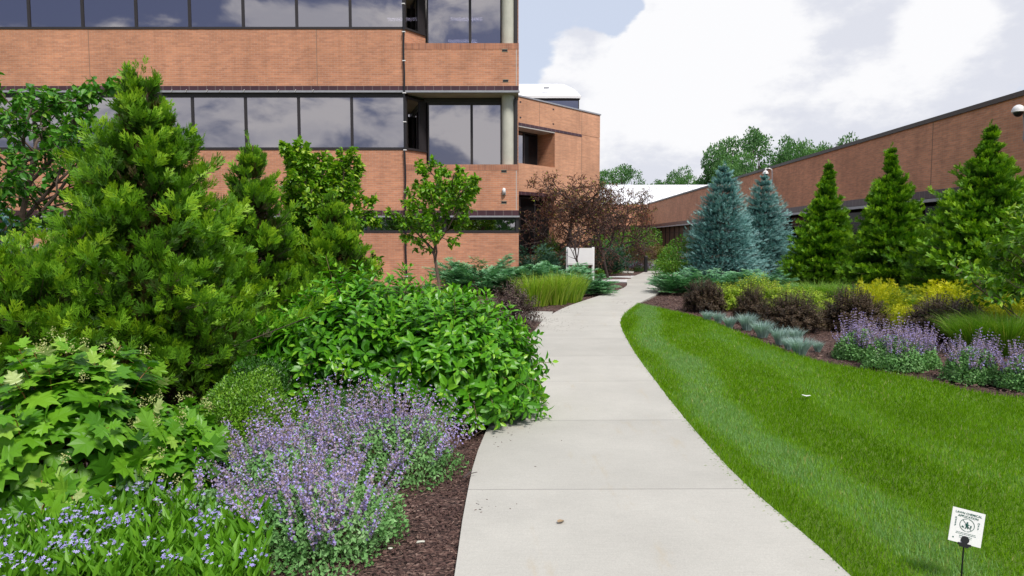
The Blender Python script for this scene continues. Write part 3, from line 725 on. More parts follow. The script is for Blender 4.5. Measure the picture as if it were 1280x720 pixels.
for (cx_, cy_, n_, sp_) in ((.62, 12.9, 110, .35), (-.15, 5.6, 26, .22), (-.22, 4.0, 14, .07), (1.0, 15.6, 60, .3), (2.6, 17.0, 40, .35)):
    P2 = np.stack([cx_+np.abs(rng.normal(0, sp_, n_)), cy_+rng.normal(0, sp_*1.6, n_)], -1); P2 = P2[inpoly(P2, pathpoly)]; n_ = len(P2)
    S = rng.uniform(.004, .013, n_)*(1+cy_/14)
    inst(ch, T_CH, np.c_[P2, np.full(n_, PZ+.001)], rvec(rng, n_)*np.array([1, 1, .05]), nrm(np.array([0, 0, 1.])+rvec(rng, n_)*.1), np.stack([S*.45, S, S*.4], -1), rng.uniform(0, .6, n_))
tag(ch.build('mulch_chips', M['chips']), 'shredded dark brown bark mulch between the plants', 'mulch', kind='stuff')

# ------------------------------------------------------------------ left office building
D1 = 23.9
def zf(y, D=D1, px=640): return at(px, y, D)[2]
def xf_(px, y=300, D=D1): return at(px, y, D)[0]
bA = tag(empty('office_building', (0, 0, 0)), 'three storey salmon brick office building with long bands of reflective windows', 'building')
XR = xf_(648.5, 200); XB = xf_(505, 100); XL = XB-1.835*13
z_w2b = zf(34.5); z_w2t = z_w2b+1.88; z_br2b = zf(107.5); z_pb = zf(113.3); z_w1t = zf(120.5); z_w1b = zf(185.5)
z_b1b = zf(263); z_p1b = zf(269.5); z_s_t = zf(272); z_s_b = zf(289.5)
bal2 = zf(54); bal1 = zf(205.5); TOPZ = z_w2t+.45+1.95+1.88
TH = .35
def bpart(name, mat, boxes, parent=bA, xf=None):
    for b_ in boxes: o = MB().box(*b_, xf=xf).build(name, M[mat], parent)
    return o
def bandw(z0, z1, x0=XL, x1=XR, y=D1, name='brick_wall', mat='brick', th=TH): return bpart(name, mat, [(x0, x1, y, y+th, z0, z1)])
# ground floor brick, then strip window band
bandw(-.3, z_s_b); bandw(z_p1b+.0, z_b1b, y=D1-.012, th=TH+.012, name='tile_band', mat='tile')
bandw(z_b1b, z_w1b, XL, XB)
bpart('brick_wall', 'brick', [(XB, XR, D1, D1+TH, z_b1b, bal1-.2)])
bpart('brick_coping', 'brick_soldier', [(XB+.0, XR, D1-.006, D1+TH, bal1-.2, bal1)])
bandw(z_pb, z_br2b, XL, XR, y=D1-.012, th=TH+.012, name='tile_band', mat='tile')
bandw(z_br2b, z_w2b, XL, XB)
bpart('brick_wall', 'brick', [(XB, XR, D1, D1+TH, z_br2b, bal2-.2)])
bpart('brick_coping', 'brick_soldier', [(XB+.0, XR, D1-.006, D1+TH, bal2-.2, bal2)])
t3 = z_w2t+.12; bandw(t3, t3+.16, XL, XR, y=D1-.012, th=TH+.012, name='tile_band', mat='tile')
bandw(t3+.16, t3+2.2, XL, XR)
bpart('coping', 'cap', [(XL-.05, XR+.05, D1-.05, D1+TH+.1, t3+2.2, t3+2.32)])
# side, back walls, roof
bpart('brick_wall', 'brick', [(XR-TH, XR-.002, D1+TH+.95, D1+4.2, -.3, t3+2.2), (XL+.002, XL+TH, D1+TH, D1+16, -.3, t3+2.2), (XL+TH, XR-TH, D1+15.6, D1+16, -.3, t3+2.2), (XR-TH-3, XR-TH, D1+4.2, D1+4.5, -.3, t3+2.2)])
bpart('roof', 'flatroof', [(XL+.05, XR-.4, D1+.3, D1+15.7, t3+1.9, t3+2.0)])
# slabs between floors
for z in (z_b1b-.1, z_br2b-.08, t3+.0):
    bpart('floor_slab', 'interior', [(XL+.4, XR-.4, D1+1.4, D1+6, z-.25, z+.15)])
for z0, z1 in ((-.2, z_b1b-.4), (z_b1b+.1, z_br2b-.4), (z_br2b+.1, t3-.3)):
    bpart('inner_wall', 'interior', [(XL+.4, XR-.4, D1+6, D1+6.1, z0, z1)])
# silver pipes below tile bands with brackets
for z, th in ((z_pb, .07), (z_p1b, .06), (t3, .07)):
    mb = MB(); mb.box(XL, XR+.03, D1-.06, D1+.02, z-th, z-.004); mb.build('metal_trim', M['silver'], bA)
for px in (14, 28, 55, 85, 112, 140, 215, 233, 259, 275, 305, 348, 369, 391):
    x = xf_(px, 118); MB().tube([(x, D1-.07, z_pb-.06), (x+.05, D1-.09, z_pb+.02)], .012, 5).build('trim_clip', M['white'], bA)
# ribbon windows
def window(x0, x1, z0, z1, y, parent=bA, xf=None, glass='glass', fw=.045, name='window'):
    mb = MB(); d = .09
    mb.box(x0, x1, y, y+d, z0, z0+fw, xf); mb.box(x0, x1, y, y+d, z1-fw*1.6, z1, xf)
    mb.box(x0, x0+fw, y+.001, y+d-.001, z0+fw, z1-fw*1.6, xf); mb.box(x1-fw, x1, y+.001, y+d-.001, z0+fw, z1-fw*1.6, xf)
    f_ = mb.build(name, M['frame'], parent)
    MB().box(x0+fw, x1-fw, y+.035, y+.047, z0+fw, z1-fw*1.6, xf).build('pane', M[glass], f_)
    return f_
for k in range(13):
    x1 = XB-1.835*k; x0 = x1-1.835
    window(x0, x1, z_w2b, z_w2t+.12, D1+.06)
    window(x0, x1, z_w1b, z_pb-.14, D1+.06)
for k, (a_, b_) in enumerate(((365, 460), (460, 556), (556, 645), (250, 365), (120, 250), (0, 120))):
    window(xf_(a_, 280), xf_(b_, 280), z_s_b, z_s_t, D1+.07)
bpart('window_jamb', 'frame', [(xf_(645, 280), XR-.002, D1+.01, D1+TH, z_s_b, z_s_t), (XL, xf_(0, 280), D1+.01, D1+TH, z_s_b, z_p1b)])
bpart('window_head', 'frame', [(xf_(0, 280)+.002, XR-.004, D1+.03, D1+TH, z_s_t, z_p1b-.062)])
bpart('window_sill', 'frame', [(XL, XB, D1-.02, D1+.06, z_w2b-.05, z_w2b), (XL, XB, D1-.02, D1+.06, z_w1b-.05, z_w1b), (XL, XR-.002, D1-.015, D1+.06, z_s_b-.04, z_s_b)])
bpart('window_head', 'frame', [(XL, XB, D1+.05, D1+.15, z_pb-.139, z_pb-.075)])
bpart('window_jamb', 'frame', [(XB-.03, XB+.05, D1+.02, D1+.16, z_w1b, z_w1t), (XB-.03, XB+.05, D1+.02, D1+.16, z_w2b, z_w2t+.12)])
# corner bay: angled return, set back windows, soffit, column
D2 = 24.75
for (zb, zt, bal, slab) in ((z_w1b, z_w1t, bal1, z_pb), (z_w2b, z_w2t+.1, bal2, t3)):
    xA, xC = XB+.05, xf_(533.5, 100, D2); ang = math.atan2(D2-D1, xC-xA); Lr = math.hypot(D2-D1, xC-xA)
    xfm = (xA, D1, ang)
    bpart('brick_wall', 'brick', [(0.02, Lr, .05, .3, bal-2.0+1.2, zb)], xf=xfm)
    bpart('window_jamb', 'frame', [(.0, Lr, .0, .05, zb-.04, zb), (.02, .07, .04, .1, zb, zt), (Lr-.28, Lr, .04, .1, zb, zt)], xf=xfm)
    window(.07, Lr-.28, zb, zt+.02, .05, xf=xfm)
    xD, xE = xC, at(627, 150, D2)[0]; mid = at(588 if zb > 6 else 589.5, 150, D2)[0]
    zbb = bal-.9
    window(xD+.02, mid, zbb, zt-.05, D2); window(mid, xE, zbb, zt-.05, D2)
    bpart('window_head', 'frame', [(xD-.1, XR-.1, D2-.03, D2+.1, zt-.05, zt+.12)])
    bpart('window_jamb', 'frame', [(xE, xE+.06, D2-.02, D2+.1, zbb, zt-.05), (XR-.16, XR-.04, D1+.35, D2+.1, zbb, zt)])
    bpart('return_wall', 'frame', [(xE+.1, XR-.16, D2+.2, D2+.3, zbb, zt)])
    bpart('soffit', 'soffit', [(XB+.1, XR-.01, D1+TH-.3, D2+.4, slab-.075, slab-.004)])
    cx = at(635, 150, 24.45)[0]
    MB().tube([(cx, 24.4, bal-.9), (cx, 24.4, slab-.08)], .225, 20, cap=False).build('column', M['cream'], bA, smooth=True)
    bpart('balcony_floor', 'soffit', [(XB+.1, XR-.36, D1+TH, D2+.6, bal-1.05, bal-.92)])
bpart('brick_wall', 'brick', [(XR-.1, XR-.003, D1+TH, D1+TH+.95, z_b1b, bal1-.02), (XR-.1, XR-.003, D1+TH, D1+TH+.95, z_br2b, bal2+.0), (XR-.1, XR-.003, D1+TH, D1+TH+.95, -.3, z_s_b)])
# movement joints, down lead, vents, wall light
for px in (396, 111.5):
    x = xf_(px, 70); bpart('movement_joint', 'joint', [(x-.012, x+.012, D1-.003, D1+.01, z_br2b+.01, z_w2b-.06), (x-.012, x+.012, D1-.003, D1+.01, z_b1b+.01, z_w1b-.06)])
x = xf_(645.5, 80); bpart('movement_joint', 'soffitw', [(x-.012, x+.012, D1-.003, D1+.01, z_br2b+.01, bal2-.21), (x-.012, x+.012, D1-.003, D1+.01, z_b1b+.01, bal1-.21)])
x = xf_(505.5, 80); pts = [(x+.012*sin(i*1.7), D1-.10, z) for i, z in enumerate(np.linspace(.12, t3+2.3, 30))]
cb = MB().tube(pts, .032, 6).build('down_conductor', M['black'], bA)
for py in (6, 41, 77, 117, 153, 188, 240, 302, 345):
    bpart('pipe_clip', 'white', [(x-.05, x+.06, D1-.145, D1-.06, zf(py)-.015, zf(py)+.015)])
for px, py in ((631, 63), (632, 101), (630, 214), (630, 253)):
    a_, z = xf_(px, py), zf(py)
    v_ = bpart('vent', 'black', [(a_-.09, a_+.09, D1-.012, D1+.01, z-.035, z+.035)])
    bpart('vent_frame', 'soffit', [(a_-.11, a_+.11, D1-.008, D1+.005, z-.05, z-.036), (a_-.11, a_+.11, D1-.008, D1+.005, z+.036, z+.05)], parent=v_)
a_, z = xf_(630, 239), zf(239)
lt = bpart('wall_light', 'silver', [(a_-.06, a_+.06, D1-.06, D1, z-.13, z+.05)])
MB().tube([(a_, D1-.08, z-.1), (a_, D1-.08, z+.06), (a_, D1-.07, z+.1)], [.055, .06, .03], 10).build('light_cover', M['white'], lt, smooth=True)
for px0, px1, py, Y in ((563, 603, 22.5, 26.6), (560, 596, 50, 26.6), (484, 521, 22.5, 26.6)):
    p0, p1 = at(px0, py, Y), at(px1, py, Y)
    tag(bpart('ceiling_light', 'lampglow', [(p0[0], p1[0], Y, Y+.3, p0[2]-.02, p0[2]+.02)], parent=None), ('lit ceiling light strip behind the upper corner window, ' + {22.5: 'upper one', 50: 'lower one'}[py]) if px0 > 500 else 'lit ceiling light strip behind the last flush upper window', 'ceiling light', 'office ceiling lights')

# ------------------------------------------------------------------ rear wing (angled) with clerestory roof
bB = tag(empty('brick_wing', (0, 0, 0)), 'angled brick wing with recessed balcony and rounded white rooftop beyond the office', 'building')
p0 = np.array([.30, 30.35]); aw = radians(90-42.3); xw = (p0[0], p0[1], aw)
Lw = 6.15; L1 = 2.52; wt = 7.86; wb = 6.62; pt = 6.74
bpart('brick_wall', 'brick_far', [(-3, Lw, 0, .4, pt, wt), (L1, Lw, .0, .4, 3.7, pt-.02), (-3, L1, .0, .4, 3.75, 4.98), (L1+.0, Lw, .001, .4, -.3, 3.7), (-3, L1, 0, .4, -.3, .9)], bB, xw)
bpart('tile_band', 'tile', [(-3, 4.6, -.015, .38, wb, pt)], bB, xw)
bpart('tile_band', 'tile', [(-3, L1, -.015, .38, 3.6, 3.75)], bB, xw)
bpart('soffit', 'soffitw', [(-3, L1, .0, 1.1, wb-.06, wb-.004)], bB, xw)
bpart('brick_wall', 'brick_far', [(L1, L1+.3, .402, 1.1, 4.2, wb-.005), (-3, L1, .85, 1.1, 3.8, 5.0)], bB, xw)
for k in range(4): window(-1.6+k*.95, -1.6+(k+1)*.95, 4.7, wb-.06, .78, bB, xw, 'glass' if k != 3 else 'glassdark')
for k in range(4): window(-1.7+k*1.05, -1.7+(k+1)*1.05, .9, 3.55, .3, bB, xw, 'glassdark')
bpart('coping', 'silver', [(-3.1, Lw+.04, -.04, .45, wt, wt+.06)], bB, xw)
bpart('movement_joint', 'joint', [(s_, s_+.025, -.003, .01, .5, wt-.02) for s_ in (4.6,)]+[(1.4, 1.42, -.003, .01, pt, wt-.02)], bB, xw)
for s_ in (.05, 2.35):
    for z in (wt-.25, pt+.2): bpart('vent', 'black', [(s_, s_+.1, -.01, .01, z, z+.06)], bB, xw)
bpart('brick_wall', 'brick_far', [(Lw-.4, Lw-.001, .4, 14, -.3, wt), (-3, Lw-.4, 13.6, 14, -.3, wt)], bB, xw)
bpart('roof', 'flatroof', [(-2.9, Lw-.4, .4, 13.6, wt-.5, wt-.4)], bB, xw)
# clerestory with curved white roof
x0c, x1c, yc = -6, at(724, 120, 38)[0], 38
zc0, zc1, zc2 = wt-.4, at(700, 124, 38)[2], at(700, 105, 38)[2]
for k in range(6): window(x1c-1.95*(k+1), x1c-1.95*k, zc0+.5, zc1, yc, bB, None, 'glass')
bpart('clerestory_base', 'frame', [(x0c, x1c, yc, yc+.3, zc0, zc0+.5), (x1c-.15, x1c, yc+.1, yc+7, zc0, zc1), (x0c, x1c+.05, yc-.05, yc+.2, zc1, zc1+.14)], bB)
rf = MB(); k = 10; a = np.linspace(0, pi/2, k); dep = 5.0
zr_ = at(700, 105, yc+dep)[2]; z0_ = zc1+.145; V = []
for q in a:      # a sheet rising from the eave to the ridge, rolled down at its right hand end
    x = x1c+.1-.9*(1-cos(q)) if q < pi/2 else x1c-.8
    V += [(x, yc-.08, z0_+.02*sin(q)), (x+.0, yc+dep*sin(q)*.999, z0_+(zr_-z0_)*sin(q))]
V += [(x0c, yc-.08, z0_+.02), (x0c, yc+dep, zr_)]
n = len(V)//2; T_ = [(x, y+.0, z-.12) for x, y, z in V]; T_ = [(x, y, z) for x, y, z in T_]
rf.add(V+T_, [np.array([[2*i, 2*i+1, 2*i+3, 2*i+2] for i in range(n-1)]), np.array([[2*i+2*n, 2*i+2+2*n, 2*i+3+2*n, 2*i+1+2*n] for i in range(n-1)]), np.array([[2*i, 2*i+2, 2*i+2+2*n, 2*i+2*n] for i in range(n-1)])])
rf.build('curved_roof', M['whiteroof'], bB)
bpart('roof_vent', 'silver', [(x1c-1.9, x1c-1.6, yc+1, yc+1.2, zc2, zc2+.06)], bB)

# ------------------------------------------------------------------ right building
bC = tag(empty('low_brick_building', (0, 0, 0)), 'long low brown brick building with dark windows running back on the right', 'building')
xr = (13.4, 0, -math.atan(18/853)); YE = 76
zT = 5.62; zP = 2.98
bpart('brick_wall', 'brick_right', [(0, .4, 3, YE, 3.24, zT-.14)], bC, xr)
bpart('coping', 'cap', [(-.06, .5, 3, YE+.1, zT-.14, zT)], bC, xr)
bpart('tile_band', 'tile', [(-.012, .4, 3, YE, zP, 3.24)], bC, xr)
mb = MB(); mb.box(-.10, .0, 3, YE, zP-.13, zP-.03, xr); mb.build('metal_trim', M['silver'], bC)
bpart('soffit', 'frame', [(0, 1.2, 3, YE, zP-.03, zP-.004)], bC, xr)
bpart('brick_wall', 'brick_right', [(0.7, 1.0, 3, YE, -.3, .55), (.4, 22, 2.7, 3, -.3, zT-.14), (21.6, 22, 3, YE, -.3, zT-.14)], bC, xr)
bpart('roof', 'flatroof', [(.4, 22, 3, YE, 5.2, 5.3)], bC, xr)
for k, yj in enumerate((22.8, 38, 54, 12)):
    bpart('movement_joint', 'joint', [(-.004, .01, yj, yj+.03, 3.26, zT-.16)], bC, xr)
yy = 4.0; k = 0
while yy < YE-1.5:
    step = 2.05; fr = MB()
    fr.box(.70, .82, yy, yy+.07, .55, zP-.03, xr); fr.box(.70, .82, yy+.07, yy+step, .55, .61, xr); fr.box(.70, .82, yy+.07, yy+step, 2.3, 2.35, xr)
    f_ = fr.build('window', M['frame'], bC)
    MB().box(.76, .772, yy+.07, yy+step, .61, zP-.03, xr).build('pane', M['glassdark' if yy < 50 else 'brownpanel'], f_)
    yy += step; k += 1
# far brick front and white roof beyond
bD = tag(empty('white_roofed_building', (0, 0, 0)), 'far brick building with broad sloping white roof behind the purple trees', 'building')
xe = 13.4+.0211*YE
bpart('brick_wall', 'brick_right', [(8.2, xe, 76.3, 76.7, 3.2, 5.55), (8.2, xe, 76.5, 76.8, -.3, .5)], bD)
bpart('tile_band', 'tile', [(8.2, xe, 76.28, 76.7, 2.95, 3.2)], bD)
for k in range(3): window(8.2+k*2.2, 8.2+(k+1)*2.2, .5, 2.95, 76.45, bD, None, 'glassdark')
zr = at(800, 231, 96)[2]; xl = at(757, 231, 96)[0]
rf = MB(); V = [(9.5, 76.8, 5.5), (34, 76.8, 5.5), (34, 96, zr), (xl, 96, zr), (9.5, 76.8, 5.2), (34, 76.8, 5.2), (34, 96.3, 5), (xl, 96.3, 5)]
rf.add(V, [[[0, 1, 2, 3], [0, 4, 5, 1], [1, 5, 6, 2], [2, 6, 7, 3], [3, 7, 4, 0], [4, 7, 6, 5]]]); rf.build('roof', M['whiteroof'], bD)
for k in range(14):
    x_a = 9.5+24.5*(k+.5)/14; x_b = xl+(34-xl)*(k+.5)/14
    MB().tube([(x_a, 76.8, 5.53), (x_b, 95.9, zr+.03)], .04, 4).build('roof_seam', M['white'], bD)
bpart('brick_wall', 'brick_right', [(13, 33, 90, 95, -.3, 5.0), (10, 12.8, 79, 94, -.3, 5.15)], bD)
# link wall closing the court behind the purple trees
bE = tag(empty('link_corridor', (0, 0, 0)), 'dark glazed ground level link behind the purple leaved trees', 'corridor')
bpart('brick_wall', 'brick_far', [(4.6, 8.1, 60, 60.4, 2.9, 3.6), (4.6, 8.1, 60, 60.4, -.3, .6)], bE)
for k in range(3): window(4.6+k*1.16, 4.6+(k+1)*1.16, .6, 2.9, 60.1, bE, None, 'glassdark')
bpart('roof', 'cap', [(4.5, 8.15, 59.9, 66, 3.6, 3.75)], bE)

# security cameras
def sec_cam(loc, label, arm_up, rz):
    r = tag(empty('security_camera', loc, rz), label, 'security camera', 'wall mounted dome cameras')
    a_ = MB()
    if arm_up:
        pts = [(0, 0, -1.1), (0, 0, -.1)]+[(-.22*(1-cos(q)), 0, -.1+.22*sin(q)) for q in np.linspace(0, pi/2, 6)]+[(-.42, 0, .12), (-.46, 0, .10), (-.46, 0, .0)]
        a_.tube(pts, .035, 8); dc = np.array([-.46, 0, -.16])
    else:
        pts = [(-.10, 0, .0)]+[(-.10+.0, 0, -.1)]+[(-.06, 0, -.45), (-.07, 0, -.72), (-.02, 0, -.86), (.10, 0, -.93), (.22, 0, -.94)]
        a_.tube(pts, .022, 8); a_.box(-.16, .15, -.03, .03, -.03, .03); dc = np.array([-.25, 0, 0])
    a_.build('bracket', M['silver' if not arm_up else 'white'], r, smooth=False)
    h_ = MB(); q = np.linspace(-.1, pi/2, 7)
    h_.tube([dc+[0, 0, .17*sin(x)] for x in q], [max(.155*cos(x), .01) for x in q], 16, cap=False)
    h_.tube([dc+[0, 0, -.03], dc+[0, 0, .0]], [.15, .158], 16)
    h_.build('housing', M['white'], r, smooth=True)
    l_ = MB(); q = np.linspace(0, pi/2, 6); l_.tube([dc+[0, 0, -.03-.12*sin(x)] for x in q], [max(.115*cos(x), .004) for x in q], 14, cap=False)
    l_.build('dome_lens', M['black'], r, smooth=True)
    return r
pc = at(962, 216, 37.2); sec_cam((13.4+.0211*37.2-.12, 37.2, pc[2]+.1), 'white dome camera on a gooseneck pole above the second blue spruce', True, 0).rotation_euler = (0, 0, radians(20))
pc = at(1268, 139, 18.4); sec_cam((13.4+.0211*18.4-.10, 18.4, pc[2]), 'white dome camera with hanging conduit on brick wall at right edge', False, 0)

# ------------------------------------------------------------------ distant trees
def far_tree(seed, H, W, n, leaf, loose=.0):
    rng = np.random.default_rng(seed); fo = MB(); br = MB()
    nl = 20; C = []
    for i in range(nl):
        zz = rng.uniform(.38, .88); rr = W*.5*math.sqrt(max(.05, 1-((zz-.6)/.42)**2))*rng.uniform(.3, .85); a = i*2.4
        C.append((rr*cos(a), rr*sin(a), zz*H, W*rng.uniform(.11, .2)))
    br.tube([(0, 0, 0), (.1, 0, H*.3), (0, .1, H*.6), (.1, .1, H*.85)], [H*.022, H*.016, H*.01, H*.004], 7)
    for c_ in C:
        br.tube([(0, 0, c_[2]*.55), (c_[0]*.5, c_[1]*.5, c_[2]*.8), c_[:3]], [H*.009, H*.006, H*.002], 4, cap=False)
    C = np.array(C); k = rng.integers(0, nl, n); U = rvec(rng, n); rad = rng.uniform(.35, 1, n)**.5*(1+.3*lump(U*2+k[:, None], rng, 6, 3))
    P = C[k, :3]+U*(C[k, 3]*rad)[:, None]*np.array([1, 1, .75])
    hole = lump(P, rng, 6, 7./W); P = P[hole > -.12+loose]; U = U[hole > -.12+loose]; n = len(P)
    S = leaf*rng.uniform(.6, 1.4, n)
    inst(fo, T_SM, P, nrm(U*.4+rvec(rng, n)), nrm(rvec(rng, n)+U*.5+np.array([0, 0, .4])), S, .35+rng.normal(0, .16, n)+.2*(P[:, 2]/H-.5)+.25*lump(P, rng, 5, 4./W))
    return fo, br
fa, ba = far_tree(1, 1., 1., 22000, .024); fb, bb = far_tree(7, 1., .95, 20000, .026, .14)
rows = [(787, 211, 150, 1.0, 'a', 'rounded green treetop just above the left of the white roof'), (853, 207, 150, .72, 'b', 'small round treetop above the middle of the white roof'),
        (903, 176, 118, .75, 'b', 'loose pale green tree behind the tip of the big blue spruce'), (953, 167, 122, .85, 'a', 'tall green tree above the roof over the second spruce'),
        (1000, 168, 125, .8, 'b', 'airy tree whose top clears the roof left of the arborvitae tips'), (1042, 168, 130, .7, 'b', 'farthest right airy treetop barely clearing the brown roof edge'),
        (925, 205, 105, .62, 'a', 'lower yellowish green tree between the spruce tip and the roof edge'), (985, 185, 110, .7, 'a', 'dense tree rising from behind the sloping roof edge'), (832, 228, 165, .9, 'a', 'low tree line crown right of the small round treetop'), (878, 222, 150, .8, 'b', 'low crown just left of the big blue spruce top')]
first = {}
for px, py, Y, wr, k, lab in rows:
    p = at(px, py, Y); H = p[2]/.93
    if k not in first:
        r = plant('deciduous_tree', 'tree', lab, 'trees beyond the white roof', [('crown', fa if k == 'a' else fb, 'woods'), ('trunk', ba if k == 'a' else bb, 'barkdark')], (p[0], p[1], 0), px); first[k] = r; r.scale = (H*wr*.85, H*wr*.85, H)
    else: again(first[k], lab, (p[0], p[1], 0), px*1.3, (H*wr*.85, H*wr*.85, H))
# woods behind the viewer, mirrored in the low windows
wd_ = MB(); rng = np.random.default_rng(77)
n = 14000; x = rng.uniform(-190, 130, n); hz = (11+3*np.sin(x*.11)+2.5*np.sin(x*.31+1)+1.5*np.sin(x*.9)); z = hz*rng.uniform(0, 1, n)**.7
P = np.stack([x, -120+rng.normal(0, 4, n), z], -1)
inst(wd_, T_SM, P, rvec(rng, n), nrm(rvec(rng, n)+np.array([0, .8, 0])), rng.uniform(1.2, 2.6, n), rng.uniform(0, .7, n))
tag(wd_.build('far_woods', M['woods']), 'far off belt of dark green woods across the grounds', 'woods', kind='stuff')

# ------------------------------------------------------------------ left planting
# arborvitae (big, loose)
prof_arb = lambda z: np.clip(np.where(z < .18, .80+z*1.1, 1.0-(np.clip(z-.18, 0, 1)/.82)**.72*.93), .05, 1)
prof_arb2 = lambda z: np.clip(1.0-z**1.1*.97, .03, 1)*np.where(z > .8, .8, 1)
px_, Y = 176, 6.9; top = at(px_, 86, Y)
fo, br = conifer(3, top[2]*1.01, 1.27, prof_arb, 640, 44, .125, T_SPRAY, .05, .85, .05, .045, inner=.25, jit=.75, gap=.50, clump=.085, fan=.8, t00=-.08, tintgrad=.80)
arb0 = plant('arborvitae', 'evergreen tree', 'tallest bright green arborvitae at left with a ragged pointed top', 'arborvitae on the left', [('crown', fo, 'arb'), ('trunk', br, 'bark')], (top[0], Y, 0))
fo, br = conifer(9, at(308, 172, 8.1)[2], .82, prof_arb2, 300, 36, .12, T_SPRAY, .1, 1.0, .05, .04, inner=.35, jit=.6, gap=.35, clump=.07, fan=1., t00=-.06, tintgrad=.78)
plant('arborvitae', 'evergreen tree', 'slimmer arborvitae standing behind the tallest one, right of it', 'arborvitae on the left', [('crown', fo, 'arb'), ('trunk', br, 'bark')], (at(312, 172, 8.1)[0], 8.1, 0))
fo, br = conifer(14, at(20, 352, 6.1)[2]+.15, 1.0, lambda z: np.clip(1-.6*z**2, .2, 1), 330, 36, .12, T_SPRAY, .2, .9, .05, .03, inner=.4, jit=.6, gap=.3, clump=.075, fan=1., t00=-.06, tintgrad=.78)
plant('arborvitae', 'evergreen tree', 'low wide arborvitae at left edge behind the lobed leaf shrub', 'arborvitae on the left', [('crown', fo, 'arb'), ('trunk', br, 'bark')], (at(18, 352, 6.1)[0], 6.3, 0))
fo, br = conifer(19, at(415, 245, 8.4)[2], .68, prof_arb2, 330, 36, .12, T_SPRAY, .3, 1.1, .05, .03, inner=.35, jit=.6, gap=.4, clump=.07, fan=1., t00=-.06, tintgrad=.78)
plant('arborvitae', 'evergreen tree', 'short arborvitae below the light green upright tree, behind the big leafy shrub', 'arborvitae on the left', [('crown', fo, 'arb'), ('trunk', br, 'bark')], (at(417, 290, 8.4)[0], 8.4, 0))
# left deciduous tree
fo, br = leafy_tree(5, at(45, 98, 8.8)[2], 3.0, 3, (11, 7, 5), .85, .5, .55, .055, .11, 16, T_OV, L=1.0, t0=.2, wleaf=1.15)
plant('deciduous_tree', 'tree', 'green broadleaf tree with forking trunk at left edge behind the arborvitae', None, [('crown', fo, 'lefttree'), ('trunk', br, 'bark')], (at(38, 200, 8.8)[0], 8.8, 0), 1.0)
# upright light green tree
fo, br = leafy_tree(12, at(405, 168, 8.9)[2], 1.3, 3, (12, 7, 5), .8, .6, .5, .04, .085, 15, T_OV, L=1.0, t0=.12, wleaf=1.15, young=.25, multi=3)
plant('upright_tree', 'tree', 'light green upright multi stemmed tree against the brick, left of the down pipe', None, [('crown', fo, 'upright'), ('trunk', br, 'bark')], (at(396, 200, 9.2)[0], 9.2, 0), .4)
# young tree before the facade
Y = 14.5
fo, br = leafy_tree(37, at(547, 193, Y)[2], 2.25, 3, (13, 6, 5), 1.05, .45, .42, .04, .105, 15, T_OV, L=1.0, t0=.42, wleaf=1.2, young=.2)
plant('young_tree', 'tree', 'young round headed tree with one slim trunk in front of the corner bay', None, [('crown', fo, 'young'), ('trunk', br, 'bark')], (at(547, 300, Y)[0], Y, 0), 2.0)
# far left blue spruce hint
# dogwood pair
fo, st_ = stem_shrub(8, 1.34, 1.0, 1.34, 720, 9, .15, T_OV, t0=.42, droop=.55, lumpamp=.07, spreadbase=.45, wleaf=.88, wild=.10)
dg = plant('dogwood_shrub', 'shrub', 'broad glossy green shrub with pointed leaves beside the boxwood, farther from the path', 'glossy leaved shrubs by the path', [('foliage', fo, 'dogwood'), ('stems', st_, 'stem')], (-1.36, 6.5, 0))
fo, st_ = stem_shrub(18, .90, .88, 1.18, 600, 9, .145, T_OV, t0=.42, droop=.55, lumpamp=.07, spreadbase=.45, wleaf=.88, wild=.12)
plant('dogwood_shrub', 'shrub', 'broad glossy green shrub whose leaves spill over the path edge', 'glossy leaved shrubs by the path', [('foliage', fo, 'dogwood'), ('stems', st_, 'stem')], (-.56, 6.15, 0), 1)
# hydrangea
def hydrangea(seed, rx, ry, h, n):
    fo, st_ = stem_shrub(seed, rx, ry, h, n, 5, .205, T_LOB, t0=.45, tip=.45, droop=.45, lumpamp=.06, spreadbase=.35, wleaf=1.0, upl=-.02, tintj=.2)
    rng = np.random.default_rng(seed+1); Tg, U = dome_pts(rng, 26, rx, ry, h*1.04, .25, .05, 3, .8, .05); pn = MB()
    for p, u in zip(Tg, U):
        for k in range(40):
            q = p+u*.03+np.array([rng.normal(0, .012), rng.normal(0, .012), rng.uniform(0, .06)])
            inst(pn, T_SM, q[None], rvec(rng, 1), rvec(rng, 1), np.array([.012]), rng.uniform(.5, 1, 1))
    return fo, st_, pn
M['panicle'] = leafmat('pale_flower_buds', [(.2, .3, .05), (.4, .45, .12), (.6, .6, .3)], .6, .2)
M['orangestem'] = simple('orange_brown_stem', (.28, .13, .04), .7)
fo, st_, pn = hydrangea(40, .80, .72, 1.02, 130)
plant('oakleaf_hydrangea', 'shrub', 'taller lobed leaf shrub with pale young leaves at the left edge', 'lobed leaf shrubs', [('foliage', fo, 'hydrangea'), ('stems', st_, 'orangestem'), ('flower_buds', pn, 'panicle')], (-2.62, 3.98, 0))
fo, st_, pn = hydrangea(44, .46, .44, .60, 70)
plant('oakleaf_hydrangea', 'shrub', 'lower lobed leaf shrub reaching right towards the round boxwood', 'lobed leaf shrubs', [('foliage', fo, 'hydrangea'), ('stems', st_, 'orangestem'), ('flower_buds', pn, 'panicle')], (-2.12, 4.12, 0))
